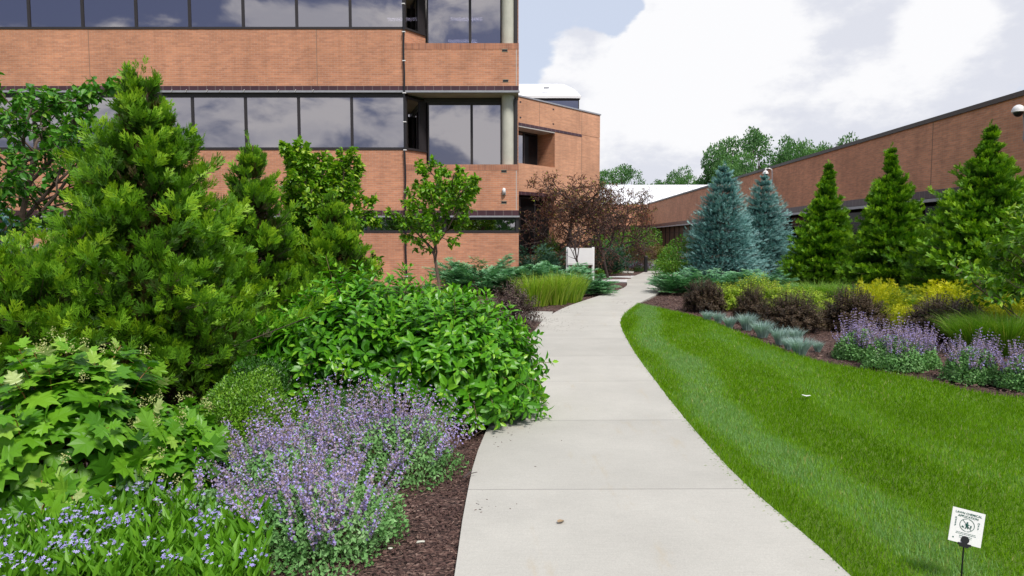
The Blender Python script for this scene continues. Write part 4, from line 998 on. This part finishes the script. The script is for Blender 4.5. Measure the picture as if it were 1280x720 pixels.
# boxwood
fo, st_ = dome_shrub(50, .45, .40, .66, 21000, .021, T_SM, .09, 5., .4)
plant('boxwood', 'shrub', 'round light green clipped boxwood in front of the dark one', 'clipped boxwoods', [('foliage', fo, 'boxwood'), ('stems', st_, 'bark')], (-1.95, 4.9, 0))
fo, st_ = dome_shrub(52, .42, .40, .60, 13000, .022, T_SM, .09, 5., .4)
bx = plant('boxwood', 'shrub', 'dark green boxwood tucked between arborvitae and glossy shrub', 'clipped boxwoods', [('foliage', fo, 'boxdark'), ('stems', st_, 'bark')], (-2.12, 5.75, 0))
again(bx, 'dark green boxwood in shade between the lavender flowers and the glossy shrub', (-1.22, 5.35, 0), 1.3, (.9, .8, .72))
# near catmint clumps
cats = [((-.82, 4.62), .46, .60, 120, 6500, 'purple catmint nearest the path edge under the glossy shrub'), ((-1.28, 4.75), .45, .64, 120, 6500, 'purple catmint in front of the dark shaded boxwood'),
        ((-1.02, 3.55), .44, .48, 110, 8000, 'purple catmint bordering bare mulch at the bottom of the picture'), ((-1.38, 4.12), .44, .52, 100, 7000, 'purple catmint right of the small blue star flowers'), ((-1.66, 4.38), .32, .44, 60, 4000, 'purple catmint against the round light green boxwood'), ((-1.62, 3.62), .30, .34, 34, 3800, 'low purple catmint among the small blue star flowers')]
for i, (p, r_, h_, ns, nl_, lab) in enumerate(cats):
    fo, fl, st_ = catmint(60+i, r_, r_, h_, ns, nl_, .029, .27, 1.1 if i != 0 else 1.4, wm=1.2)
    plant('catmint', 'flowering plant', lab, 'purple catmint on the left', [('foliage', fo, 'catleaf'), ('flower_spikes', fl, 'catflower'), ('stems', st_, 'stem')], (p[0], p[1], 0))
# blue star flowers
rng = np.random.default_rng(90); bl = MB(); bf = MB(); n = 2300
P2 = np.stack([rng.uniform(-3.1, -.75, n), rng.uniform(2.75, 4.25, n)], -1)
keep = (P2[:, 1] < 3.35+(-P2[:, 0]-.8)*.33) & (P2[:, 0] < -1.05-(P2[:, 1]-2.8)*.35) & (P2[:, 0] > -2.5-.8*(P2[:, 1] < 3.7)); keep &= ((P2[:, 0]+2.62)**2/.62**2+(P2[:, 1]-3.98)**2/.56**2 > 1) & ((P2[:, 0]+2.12)**2+(P2[:, 1]-4.12)**2 > .1); P2 = P2[keep]; n = len(P2)
hg = .20+.06*lump(np.c_[P2, 0*P2[:, 0]], rng, 6, 5.)
for j in range(7):
    q = j/6; z = hg*(.35+.65*q)
    d = nrm(rvec(rng, n)*np.array([1, 1, .3])*.8+np.array([0, 0, .55+.5*q])); S = .085*rng.uniform(.6, 1.2, n)
    inst(bl, T_NAR, np.c_[P2+rng.normal(0, .012, (n, 2)), z*rng.uniform(.8, 1, n)], d, rvec(rng, n), np.stack([S*1.35, S, S], -1), .3+.4*q+rng.normal(0, .15, n))
fm = (lump(np.c_[P2, 0*P2[:, 0]], rng, 8, 9.)+rng.normal(0, .35, n)) > .22; P3 = P2[fm][:330]
for c_, hgt in zip(P3, hg[fm]):
    m_ = int(rng.integers(1, 6)); Q = np.c_[c_+rng.normal(0, .018, (m_, 2)), hgt+.035+rng.normal(0, .012, m_)]
    inst(bf, T_STAR, Q, rvec(rng, m_)*np.array([1, 1, .3]), nrm(np.array([0, -.5, 1.])+rvec(rng, m_)*.5), .021*rng.uniform(.7, 1.2, m_), rng.uniform(0, 1, m_))
bs = tag(empty('star_flowers', (0, 0, 0)), 'patch of small pale blue star flowers in bright green leaves at bottom left', 'flowers', kind='stuff')
bl.build('foliage', M['blueleaf'], bs); bf.build('blossoms', M['blueflower'], bs)

# plants at the foot of the office
px_, Y = 548, 15.2
fo, st_ = stem_shrub(71, .5, .5, .75, 130, 6, .11, T_OV, lumpamp=.12, wild=.2)
plant('leafy_shrub', 'shrub', 'bright green leafy shrub at the foot of the young tree', None, [('foliage', fo, 'young'), ('stems', st_, 'stem')], (at(545, 350, 12.5)[0], 12.5, 0))
fo, st_ = stem_shrub(73, .62, .55, .78, 260, 8, .05, T_OV, lumpamp=.12, wild=.12)
plant('bronze_shrub', 'shrub', 'bronze brown leaved shrub where the mulch meets the side walk', None, [('foliage', fo, 'bronze'), ('stems', st_, 'barkdark')], (at(636, 390, 12.4)[0], 12.2, 0)).scale = (1.1, 1, 1.15)
for i, (px_, Y, r_, h_, lab) in enumerate(((668, 16.6, .42, .80, 'yellow green ornamental grass tuft nearest the bronze shrub'), (692, 17.0, .42, .82, 'yellow green ornamental grass tuft in the middle of three'), (712, 17.6, .38, .80, 'yellow green ornamental grass tuft nearest the white sign'))):
    cl_ = grass_clump(80+i, r_, h_*1.1, 900, .014, .36, .5, .8)
    r = plant('ornamental_grass', 'ornamental grass', lab, 'yellow green grasses by the side bed', [('blades', cl_, 'ograss_y')], (at(px_, 370, Y)[0], Y, 0))
def juniper(seed, rx, ry, h, nbr=200, nsp=70, s_=.12):
    rng = np.random.default_rng(seed); fo = MB(); br = MB(); n = nbr
    az = rng.uniform(0, 2*pi, n); q0 = rng.uniform(0.35, 1, n)**.7; lay = rng.uniform(.15, 1, n)
    O = np.stack([np.cos(az)*rx, np.sin(az)*ry, 0*az], -1)*(1+.18*np.sin(az*5+seed)+rng.normal(0, .08, n))[:, None]
    tip = O*q0[:, None]; tip[:, 2] = h*lay*(1-.30*q0**2)*(1+.25*np.sin(az*3+seed)); bs_ = tip*.15; bs_[:, 2] = .05*h
    side = np.stack([-np.sin(az), np.cos(az), 0*az], -1)
    bt = rng.normal(0, .12, n)
    for j in range(nsp):
        q = .35+.65*(j+rng.uniform(0, 1, n))/nsp; lo_ = rng.normal(0, 1, n)
        p = bs_+(tip-bs_)*q[:, None]; p[:, 2] = bs_[:, 2]+(tip[:, 2]-bs_[:, 2])*np.sin(q*pi/2)+rng.normal(0, .012, n)+.10*h*np.clip(q-.6, 0, 1); p += side*(lo_*.10*rx*(1.25-q))[:, None]
        d = nrm(nrm(O)*.9+side*(np.sign(lo_)*.4)[:, None]+np.array([0, 0, .42])+rvec(rng, n)*.3)
        inst(fo, T_SPRAY_S, p, d, nrm(np.array([0, 0, 1.])+rvec(rng, n)*.6), s_*rng.uniform(.6, 1.3, n), .02+.65*q+bt+rng.normal(0, .1, n))
    for i in range(0, n, 8): br.tube([bs_[i], (bs_[i]+tip[i])/2+[0, 0, .04], tip[i]], [.015, .01, .004], 4, cap=False)
    return fo, br
jf, jb = juniper(101, 1.25, 1.0, 1.0)
j0 = None
for i, (px_, Y, sx, sz, rz, lab) in enumerate(((598, 20.6, 1.25, 1.0, 0, 'spreading blue green juniper nearest the office wall and young tree'), (655, 20.2, 1.25, .85, 2.2, 'spreading blue green juniper behind the yellow green grasses'), (697, 20.6, 1.05, .85, 4.0, 'spreading blue green juniper at the left post of the white sign'), (732, 20.0, .85, .55, 5.2, 'low spreading juniper reaching the path edge under the white sign'))):
    loc = (at(px_, 350, Y)[0], Y, 0)
    if j0 is None:
        j0 = plant('juniper', 'shrub', lab, 'spreading junipers', [('foliage', jf, 'juniper'), ('stems', jb, 'bark')], loc, rz); j0.scale = (sx, sx, sz)
    else: again(j0, lab, loc, rz, (sx, sx, sz))
for (px_, Y, sx, sz, rz, lab) in ((853, 20.4, .95, .62, 1.0, 'spreading juniper at the bend of the path below the spruces'), (897, 20.6, 1.0, .66, 3.0, 'spreading juniper under the big blue spruce'), (950, 20.2, .9, .66, 5.0, 'spreading juniper behind the lime green shrubs')):
    again(j0, lab, (at(px_, 350, Y)[0], Y, 0), rz, (sx, sx, sz))
jf2, jb2 = juniper(111, 1.2, 1.0, 1.0, 300, 12, .15)
jd = plant('dark_juniper', 'shrub', 'dark juniper behind the sign and right of its panel', 'dark junipers by the purple trees', [('foliage', jf2, 'juniper_dk'), ('stems', jb2, 'bark')], (at(757, 330, 31)[0], 31, 0)); jd.scale = (1, 1, 1.5)
again(jd, 'dark juniper left of the white sign under the purple trees', (at(672, 320, 24.5)[0], 24.5, 0), 2, (1.1, 1, 1.35))
fo, st_ = stem_shrub(121, .9, .7, 1.2, 200, 6, .09, T_OV, lumpamp=.15)
plant('leafy_shrub', 'shrub', 'yellow green bush behind the dark juniper against the wing', None, [('foliage', fo, 'shrubgreen'), ('stems', st_, 'stem')], (at(690, 300, 28.2)[0], 28.2, 0)).scale = (1, 1, 1.6)

# white sign
Y = 24.3; a_, b_ = at(709.5, 310, Y), at(741.5, 331, Y)
sg = tag(empty('blank_sign', (b_[0], Y, 0)), 'white rectangular sign board on two white posts among the junipers', 'sign')
x0 = a_[0]-b_[0]
MB().box(x0, 0, -.03, .03, b_[2], a_[2]).build('panel', M['white'], sg)
for xx in (x0-.0, 0): MB().box(xx-.045, xx+.045, .031, .12, 0, a_[2]+.03).build('post', M['white'], sg)
MB().box(x0+.03, -.03, -.034, -.031, b_[2]+.03, b_[2]+.045).build('trim_line', M['soffitw'], sg)

# purple crabapples
def crab(seed, H, W):
    return leafy_tree(seed, H, W, 4, (9, 7, 5, 4), 1.5, -.12, .62, .10, .085, 10, T_OV, L=1.0, t0=.22, wleaf=.9, young=.10, droop=.1, curve=.22, multi=1)
fo, br = crab(130, 4.6, 5.9)
ca = plant('crabapple_tree', 'tree', 'larger purple brown leaved tree left of and behind the white sign', 'purple leaved trees', [('crown', fo, 'crab'), ('trunk', br, 'barkdark')], (at(708, 330, 28.3)[0], 28.3, 0))
again(ca, 'purple brown leaved tree with leaning trunk right of the white sign', (at(760, 330, 28)[0], 28.0, 0), 2.2, (.72, .72, .86))
again(ca, 'sparser purple tree farthest back towards the brown panelled wall', (at(772, 330, 35)[0], 35, 0), 4.2, (.6, .6, .95))
fo, br = leafy_tree(133, 2.2, 1.1, 2, (6, 4), .8, .5, .6, .04, .06, 2, T_OV, L=1., t0=.5, young=.1)
plant('bare_tree', 'tree', 'thin nearly leafless tree crossing in front of the white sign', None, [('crown', fo, 'crab'), ('trunk', br, 'barkdark')], (at(727, 335, 23.2)[0], 23.2, 0), .3)

# background shrubs around the bollard
bgs = [('shrubgreen', 752, 33, 1.0, 1.6, 'leafy_shrub', 'green bush left of the round yellow green shrubs'), ('shrubgreen', 778, 40, 1.5, 2.1, 'leafy_shrub', 'tall green bush behind the round shrubs in front of the brown panels'), ('shrubgreen', 800, 45, 1.6, 2.4, 'leafy_shrub', 'dark green bush against the far wall, left of the brown panels')]
for i, (mt, px_, Y, r_, h_, nm, lab) in enumerate(bgs):
    fo, st_ = dome_shrub(140+i, r_, r_, h_, 5500, .11, T_SM, .16, 4.)
    plant(nm, 'shrub', lab, 'bushes at the end of the path', [('foliage', fo, mt), ('stems', st_, 'bark')], (at(px_, 320, Y)[0], Y, 0))
rounds = [('shrubolive', 786, 36.5, .62, 1.25, 'round olive green shrub left of its twin by the bollard'), ('shrubolive', 797, 36, .68, 1.3, 'larger round olive shrub just left of the bollard'), ('shrubtan', 814, 39, .62, 1.3, 'round tan brown shrub just right of the bollard'), ('shrubtan', 823, 39.5, .6, 1.35, 'round tan brown shrub second right of the bollard'), ('shrubolive', 832, 38.5, .6, 1.2, 'round olive shrub farthest right of the bollard')]
for i, (mt, px_, Y, r_, h_, lab) in enumerate(rounds):
    fo, st_ = dome_shrub(150+i, r_, r_, h_, 4000, .07, T_SM, .05, 4.)
    plant('round_shrub', 'shrub', lab, 'clipped round shrubs by the bollard', [('foliage', fo, mt), ('stems', st_, 'bark')], (at(px_, 320, Y)[0], Y, 0))
gc = plant('ornamental_grass', 'ornamental grass', 'dense green grass mound right of the bollard', 'green ornamental grasses', [('blades', grass_clump(160, .6, .85, 1500, .03, .7, .6, .6), 'ograss')], (at(838, 335, 32)[0], 31.5, 0))
for i, (px_, Y, lab) in enumerate(((765, 35, 'pale catmint mound behind the mulch island'), (796, 35.2, 'pale catmint mound left of the bollard'), (815, 35, 'pale catmint mound right of the bollard'))):
    if i == 0:
        fo, fl, st_ = catmint(170, .7, .5, .75, 90, 2500, .05, .3, 1., wm=2.0)
        cf = plant('catmint', 'flowering plant', lab, 'catmint by the bollard', [('foliage', fo, 'catleaf'), ('flower_spikes', fl, 'catflower'), ('stems', st_, 'stem')], (at(px_, 335, Y)[0], Y, 0))
    else: again(cf, lab, (at(px_, 335, Y)[0], Y, 0), i*2., .8)
plant('leafy_shrub', 'shrub', 'small green plant on the mulch island', None, [('foliage', dome_shrub(175, .3, .3, .35, 700, .07)[0], 'shrubgreen')], (c_[0] if False else G(766, 351)[0]-.45, G(766, 351)[1]+1.0, .05))
bo = tag(empty('bollard', (at(806.5, 330, 33.6)[0]+.0, 33.0, 0)), 'short dark cylindrical bollard at the far bend of the path', 'bollard')
bo.location = (G(806.5, 341)[0]+.02, G(806.5, 341)[1], .0)
MB().tube([(0, 0, 0), (0, 0, .72)], .095, 16).build('post', M['black'], bo, smooth=False)
MB().tube([(0, 0, .73), (0, 0, .80), (0, 0, .83)], [.105, .105, .08], 16).build('cap', M['frame'], bo)

# ------------------------------------------------------------------ right planting
sp_prof = lambda z: np.clip((1-z)**.85, .02, 1)*np.where(z < .08, .9, 1)
def place_spruce(px_, py, Y, Rw, seed, lab, nb=1500):
    top = at(px_, py, Y); fo, br = conifer(seed, top[2], Rw, sp_prof, nb, 11, .16, T_BR, .02, .75, -.1, .07, inner=.3, flat=.75, tiers=16, lat=.13, jit=.35, droopb=.12, tintgrad=.80, t00=.02)
    return plant('blue_spruce', 'evergreen tree', lab, 'blue spruces before the low building', [('crown', fo, 'spruce'), ('trunk', br, 'bark')], (top[0], Y, 0))
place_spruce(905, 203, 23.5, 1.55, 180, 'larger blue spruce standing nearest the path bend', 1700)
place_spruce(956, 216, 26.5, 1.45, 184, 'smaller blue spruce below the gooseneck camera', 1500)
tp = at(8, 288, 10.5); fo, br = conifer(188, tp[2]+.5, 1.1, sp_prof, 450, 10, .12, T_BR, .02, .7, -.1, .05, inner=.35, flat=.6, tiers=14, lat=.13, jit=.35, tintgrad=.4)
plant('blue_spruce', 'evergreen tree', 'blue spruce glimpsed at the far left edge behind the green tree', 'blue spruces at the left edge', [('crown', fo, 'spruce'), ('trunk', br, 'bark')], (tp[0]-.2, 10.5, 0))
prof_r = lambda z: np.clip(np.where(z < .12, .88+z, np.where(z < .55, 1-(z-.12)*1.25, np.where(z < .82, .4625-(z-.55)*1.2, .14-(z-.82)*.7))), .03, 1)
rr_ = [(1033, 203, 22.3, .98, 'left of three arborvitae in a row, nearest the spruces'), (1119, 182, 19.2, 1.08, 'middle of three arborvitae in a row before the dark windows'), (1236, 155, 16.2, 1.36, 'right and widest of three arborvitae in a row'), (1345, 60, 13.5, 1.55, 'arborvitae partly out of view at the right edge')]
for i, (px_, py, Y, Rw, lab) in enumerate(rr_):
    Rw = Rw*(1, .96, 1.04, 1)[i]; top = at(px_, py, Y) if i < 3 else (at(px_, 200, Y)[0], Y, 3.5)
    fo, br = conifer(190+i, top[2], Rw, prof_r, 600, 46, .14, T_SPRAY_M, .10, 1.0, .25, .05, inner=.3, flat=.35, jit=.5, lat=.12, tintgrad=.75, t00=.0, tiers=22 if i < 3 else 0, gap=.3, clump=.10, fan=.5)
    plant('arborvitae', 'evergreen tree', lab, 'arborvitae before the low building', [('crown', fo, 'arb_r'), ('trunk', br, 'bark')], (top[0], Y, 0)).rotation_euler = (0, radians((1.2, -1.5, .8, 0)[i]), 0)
fo, st_ = dome_shrub(200, .9, .9, 1.6, 5200, .07, T_SM, .12, 4.)
plant('leafy_shrub', 'shrub', 'rounded bright green shrub left of the big spruce', None, [('foliage', fo, 'shrubgreen'), ('stems', st_, 'bark')], (at(856, 320, 24)[0], 24.5, 0))
# dark shrubs in the front row
dks = [(881, 391, 52, 345, 'dark purple shrub at the left end of the row, nearest the path'), (938, 406, 42, 352, 'second dark purple shrub from the path'), (989, 418, 74, 361, 'widest dark purple shrub, third from the path'), (1067, 416, 76, 354, 'dark purple shrub behind the left end of the catmint'), (1180, 428, 98, 364, 'dark purple shrub right of centre behind the catmint')]
d0_ = None
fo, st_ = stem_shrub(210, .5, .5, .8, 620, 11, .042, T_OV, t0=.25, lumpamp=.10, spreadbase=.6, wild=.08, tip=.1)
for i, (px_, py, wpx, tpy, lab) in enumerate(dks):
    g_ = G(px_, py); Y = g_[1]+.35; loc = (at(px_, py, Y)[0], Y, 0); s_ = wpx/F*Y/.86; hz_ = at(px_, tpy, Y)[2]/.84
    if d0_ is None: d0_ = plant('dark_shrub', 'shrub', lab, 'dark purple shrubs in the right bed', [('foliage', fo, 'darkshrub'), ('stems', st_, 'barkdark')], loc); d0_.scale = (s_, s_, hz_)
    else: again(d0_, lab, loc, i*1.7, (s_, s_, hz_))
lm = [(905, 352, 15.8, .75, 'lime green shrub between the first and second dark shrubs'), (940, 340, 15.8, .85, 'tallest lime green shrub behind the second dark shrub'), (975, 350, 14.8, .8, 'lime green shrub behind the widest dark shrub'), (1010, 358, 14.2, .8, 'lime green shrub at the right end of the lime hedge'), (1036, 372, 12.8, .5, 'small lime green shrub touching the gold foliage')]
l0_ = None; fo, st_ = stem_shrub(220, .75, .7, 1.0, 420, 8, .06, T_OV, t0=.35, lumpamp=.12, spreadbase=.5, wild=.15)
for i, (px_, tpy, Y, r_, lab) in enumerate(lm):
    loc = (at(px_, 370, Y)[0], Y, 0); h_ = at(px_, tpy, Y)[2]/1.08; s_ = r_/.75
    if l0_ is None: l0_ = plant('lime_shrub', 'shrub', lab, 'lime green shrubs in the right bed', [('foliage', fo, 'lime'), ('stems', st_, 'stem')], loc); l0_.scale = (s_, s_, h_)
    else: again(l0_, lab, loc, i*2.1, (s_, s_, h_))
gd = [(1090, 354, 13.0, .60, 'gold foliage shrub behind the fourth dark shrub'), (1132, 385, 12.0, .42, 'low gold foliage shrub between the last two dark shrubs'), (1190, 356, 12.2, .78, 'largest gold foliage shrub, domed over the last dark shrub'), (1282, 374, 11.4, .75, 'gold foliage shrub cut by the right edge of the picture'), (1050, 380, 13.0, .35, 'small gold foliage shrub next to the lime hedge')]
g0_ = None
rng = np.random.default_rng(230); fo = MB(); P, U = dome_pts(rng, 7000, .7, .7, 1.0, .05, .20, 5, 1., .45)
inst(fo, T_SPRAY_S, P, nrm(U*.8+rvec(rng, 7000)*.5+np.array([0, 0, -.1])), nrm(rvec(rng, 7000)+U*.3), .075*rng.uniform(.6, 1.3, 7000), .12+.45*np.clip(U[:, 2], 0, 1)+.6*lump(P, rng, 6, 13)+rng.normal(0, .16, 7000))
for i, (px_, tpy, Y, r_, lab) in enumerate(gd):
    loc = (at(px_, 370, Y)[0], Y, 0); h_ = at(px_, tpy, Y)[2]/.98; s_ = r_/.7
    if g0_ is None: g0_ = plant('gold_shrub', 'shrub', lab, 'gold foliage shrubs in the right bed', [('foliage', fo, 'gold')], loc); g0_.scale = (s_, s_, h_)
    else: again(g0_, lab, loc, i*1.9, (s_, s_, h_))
# mixed ornamental grasses
ga = grass_clump(240, .7, 1.05, 1700, .012, .55, .6, .55); gr0 = None
for i, (px_, tpy, Y, s_, lab) in enumerate(((1022, 347, 16.3, 1.0, 'green grass clump in front of the left arborvitae'), (1050, 350, 16.0, 1.0, 'green grass clump just right of the one by the left arborvitae'), (1082, 352, 15.3, 1.0, 'green grass clump below the middle arborvitae'), (1112, 360, 14.6, .95, 'green grass clump left of the largest gold shrub'), (1225, 385, 9.6, .62, 'long bladed green grass behind the right hand catmint'), (1262, 380, 9.4, .68, 'long bladed green grass at the right edge'), (1245, 388, 10.0, .66, 'long bladed green grass between its two neighbours at right'))):
    loc = (at(px_, 370, Y)[0], Y, 0); h_ = at(px_, tpy, Y)[2]/1.0
    if gr0 is None: gr0 = plant('ornamental_grass', 'ornamental grass', lab, 'green ornamental grasses', [('blades', ga, 'ograss')], loc); gr0.scale = (s_, s_, h_)
    else: again(gr0, lab, loc, i*1.3, (s_, s_, h_))
# blue fescue tufts
fs = [(884, 402, 16), (898, 404, 18), (912, 410, 20), (934, 413, 26), (953, 422, 30), (975, 431, 26), (993, 428, 26), (985, 437, 18), (1000, 444, 34), (1022, 440, 16)]
fsl = ['nearest the path', 'second from the path', 'third, below the first dark shrub', 'left of the second dark shrub foot', 'below the second dark shrub', 'under the left side of the widest dark shrub', 'under the middle of the widest dark shrub', 'small one between two bigger tufts', 'largest, closest to the lawn', 'smallest, beside the catmint']
f0_ = None; fm_ = grass_clump(250, .42, .60, 800, .013, .62, .4, .42)
for i, ((px_, py, wpx), l_) in enumerate(zip(fs, fsl)):
    g_ = G(px_, py); s_ = wpx/F*g_[1]/.95
    if f0_ is None: f0_ = plant('blue_fescue', 'ornamental grass', 'blue fescue tuft '+l_, 'blue fescue tufts along the lawn', [('blades', fm_, 'fescue')], (*g_, 0)); f0_.scale = (s_, s_, s_*1.5)
    else: again(f0_, 'blue fescue tuft '+l_, (*g_, 0), i*1.1, (s_, s_, s_*(1.4+.2*sin(i*3))))
# catmint on the right
cr = [(1070, 452, 72, .64, 'purple catmint at the left end, nearest the fescues'), (1120, 466, 104, .66, 'broad purple catmint second from the fescues'), (1150, 462, 60, .58, 'purple catmint merging with the broad one on its right side'), (1212, 481, 80, .60, 'purple catmint with wide gap of mulch on its left'), (1275, 490, 66, .58, 'purple catmint cut by the right edge of the picture')]
for i, (px_, py, wpx, h_, lab) in enumerate(cr):
    g_ = G(px_, py); r_ = wpx/F*g_[1]/2; Y = g_[1]+r_*.6
    fo, fl, st_ = catmint(260+i, r_*.80, r_*.74, h_*.92, int(110*r_/.5), int(8000*r_/.5), .036, .27, .7, top=.5, wm=1.25)
    plant('catmint', 'flowering plant', lab, 'purple catmint in the right bed', [('foliage', fo, 'catleaf'), ('flower_spikes', fl, 'catflower'), ('stems', st_, 'stem')], (at(px_, py, Y)[0], Y, 0))
# leafy tree at right edge
fo, br = leafy_tree(270, 2.35, 2.4, 3, (8, 6, 4), .7, .5, .6, .04, .12, 10, T_OV, L=1., t0=.12, wleaf=.95, multi=2, young=.2)
plant('leafy_shrub', 'shrub', 'tall loose leaved shrub at the right edge before the widest arborvitae', None, [('foliage', fo, 'upright'), ('stems', br, 'bark')], (at(1312, 300, 9.8)[0], 9.8, 0))

# ------------------------------------------------------------------ lawn notice, leaf, twig
TL, TR, BL, BR = at(1191.5, 635, 3.03), at(1228.5, 642.3, 3.03), at(1188.3, 674.5, 3.03), at(1225, 683, 3.03)
Wp = .135; Hp = .152
cpx = at(1208.3, 658.8, 3.03)
sgn = tag(empty('lawn_sign', (cpx[0], 3.03, 0)), 'small white lawn chemical notice on a thin black stake in the grass', 'sign')
pn = MB(); pn.box(-Wp/2, Wp/2, -.0015, .0015, -Hp/2, Hp/2)
po = pn.build('panel', M['white'], sgn); po.location = (0, 0, cpx[2]); po.rotation_euler = (radians(-14), radians(11), radians(-14))
def txt(s_, x, z, size, vertical=False):
    cu = bpy.data.curves.new('lettering', 'FONT'); cu.body = s_; cu.size = size; cu.align_x = 'CENTER'; cu.align_y = 'CENTER'; cu.extrude = .0002; cu.offset = .00025
    if vertical: cu.space_line = .95
    cu.materials.append(M['signink']); tmp = bpy.data.objects.new('lettering', cu); COL.objects.link(tmp); me = bpy.data.meshes.new_from_object(tmp.evaluated_get(bpy.context.evaluated_depsgraph_get())); bpy.data.objects.remove(tmp); o = bpy.data.objects.new('lettering', me); COL.objects.link(o); o.parent = po
    o.location = (x, -.0024, z); o.rotation_euler = (pi/2, 0, 0); return o
txt('LAWN CHEMICAL', 0, .058, .0135); txt('APPLICATION', 0, .044, .0135)
txt('K\nE\nE\nP', -.048, .014, .012, True); txt('O\nF\nF', .046, .014, .012, True)
em = MB(); q = np.linspace(0, 2*pi, 33)
em.tube([(.030*cos(x), -.0025, .008+.028*sin(x)) for x in q], .0012, 4)
em.tube([(-.020, -.0025, .028), (.020, -.0025, -.012)], .0011, 4)
em.tube([(.0, -.003, .014), (-.001, -.003, .004)], [.0045, .004], 8); em.tube([(0, -.003, .0165), (0, -.003, .0225)], [.0035, .003], 8)
em.tube([(.0, -.003, .012), (-.009, -.003, .008)], .0016, 5); em.tube([(.0, -.003, .012), (.009, -.003, .010)], .0016, 5)
em.tube([(-.001, -.003, .004), (-.006, -.003, -.008)], .002, 5); em.tube([(-.001, -.003, .004), (.006, -.003, -.006)], .002, 5)
em.tube([(.016, -.003, .010), (.016, -.003, -.002)], [.003, .002], 6); em.tube([(-.020, -.003, .001), (-.012, -.003, -.004)], [.003, .002], 6)
em.build('pictogram', M['signink'], po)
sm = MB(); rng = np.random.default_rng(4)
for z, wd_2, th in ((-.030, .040, .0022), (-.036, .042, .0022), (-.045, .026, .003), (-.052, .026, .0022)):
    x = -wd_2
    while x < wd_2:
        l_ = rng.uniform(.003, .009); sm.box(x, min(x+l_, wd_2), -.0022, -.0016, z, z+th); x += l_+.0016
sm.box(-.052, -.046, -.0022, -.0016, -.060, -.054)
sm.build('small_print', M['signink'], po)
ck = MB(); k = 18; a = np.linspace(0, 2*pi, k, endpoint=False)
V = [(.017*cos(x), -.006, .017*sin(x)-.058) for x in a]+[(.017*cos(x), -.0026, .017*sin(x)-.058) for x in a]
ck.add(V, [np.arange(k)[None], np.array([[i, i+k, (i+1) % k+k, (i+1) % k] for i in range(k)])])
ck.box(-.026, .026, -.008, .004, -.084, -.073); ck.box(-.018, .018, -.007, .004, -.091, -.084); ck.build('clip', M['black'], po)
bpy.context.view_layer.update()
bt = po.matrix_local @ Vector((0, 0, -.088))
MB().tube([(bt.x, bt.y, bt.z), (bt.x-.004, bt.y+.004, -.05)], .0036, 8).build('stake', M['black'], sgn)

def fallen(name, cat, px_, py, size, col, label, rz, T=T_OV, z=PZ+.004, fat=1.0):
    mb = MB(); inst(mb, T, np.array([[0, 0, 0.]]), np.array([[cos(rz), sin(rz), .0]]), np.array([[0, 0, 1.]]), np.array([[size*fat, size, size*.8]]), .5)
    V = mb.V[0]; V[:, 2] -= V[:, 2].min(); n = len(V); mb.V = [V]
    o = mb.build(name, col); g_ = G(px_, py, z); o.location = (g_[0], g_[1], z); tag(o, label, cat); return o
M['tan'] = simple('dry_tan_leaf', (.30, .21, .12), .8, 0, .25, 30)
fallen('fallen_leaf', 'leaf', 697, 655, .065, M['tan'], 'dry tan leaf lying on the pale path near the bottom', .9)
fallen('fallen_leaf', 'leaf', 677, 507, .07, M['shrubgreen'], 'small dark curled leaf on the path beside the glossy shrub', .3)
fallen('paper_scrap', 'litter', 1008, 497, .10, M['white'], 'small crumpled white scrap lying on the lawn', 1.2, z=.06, fat=1.6)
tw = MB(); tw.tube([(0, 0, 0), (.03, .05, .01), (.05, .11, .012)], [.006, .009, .004], 6); tw.tube([(.03, .05, .01), (.09, .06, .02)], [.004, .002], 5)
o = tw.build('twig', M['barkdark']); g_ = G(579, 606); o.location = (g_[0], g_[1], .045); tag(o, 'short dark broken twig on the left edge of the path', 'twig')
for i, (px_, py, s_, l_) in enumerate(((526, 682, .05, 'pale stone chip on the mulch at the bottom'), (488, 690, .025, 'tiny pale stone near the catmint stems'))):
    mb = MB(); rg = np.random.default_rng(i); q = rvec(rg, 14)*np.array([s_, s_*.7, s_*.4])*.5
    bm = bmesh.new(); [bm.verts.new(v) for v in q]; bmesh.ops.convex_hull(bm, input=bm.verts); me = bpy.data.meshes.new('stone'); bm.to_mesh(me); bm.free()
    me.materials.append(M['cream']); o = bpy.data.objects.new('stone', me); COL.objects.link(o); g_ = G(px_, py); o.location = (g_[0], g_[1], .02); tag(o, l_, 'stone')
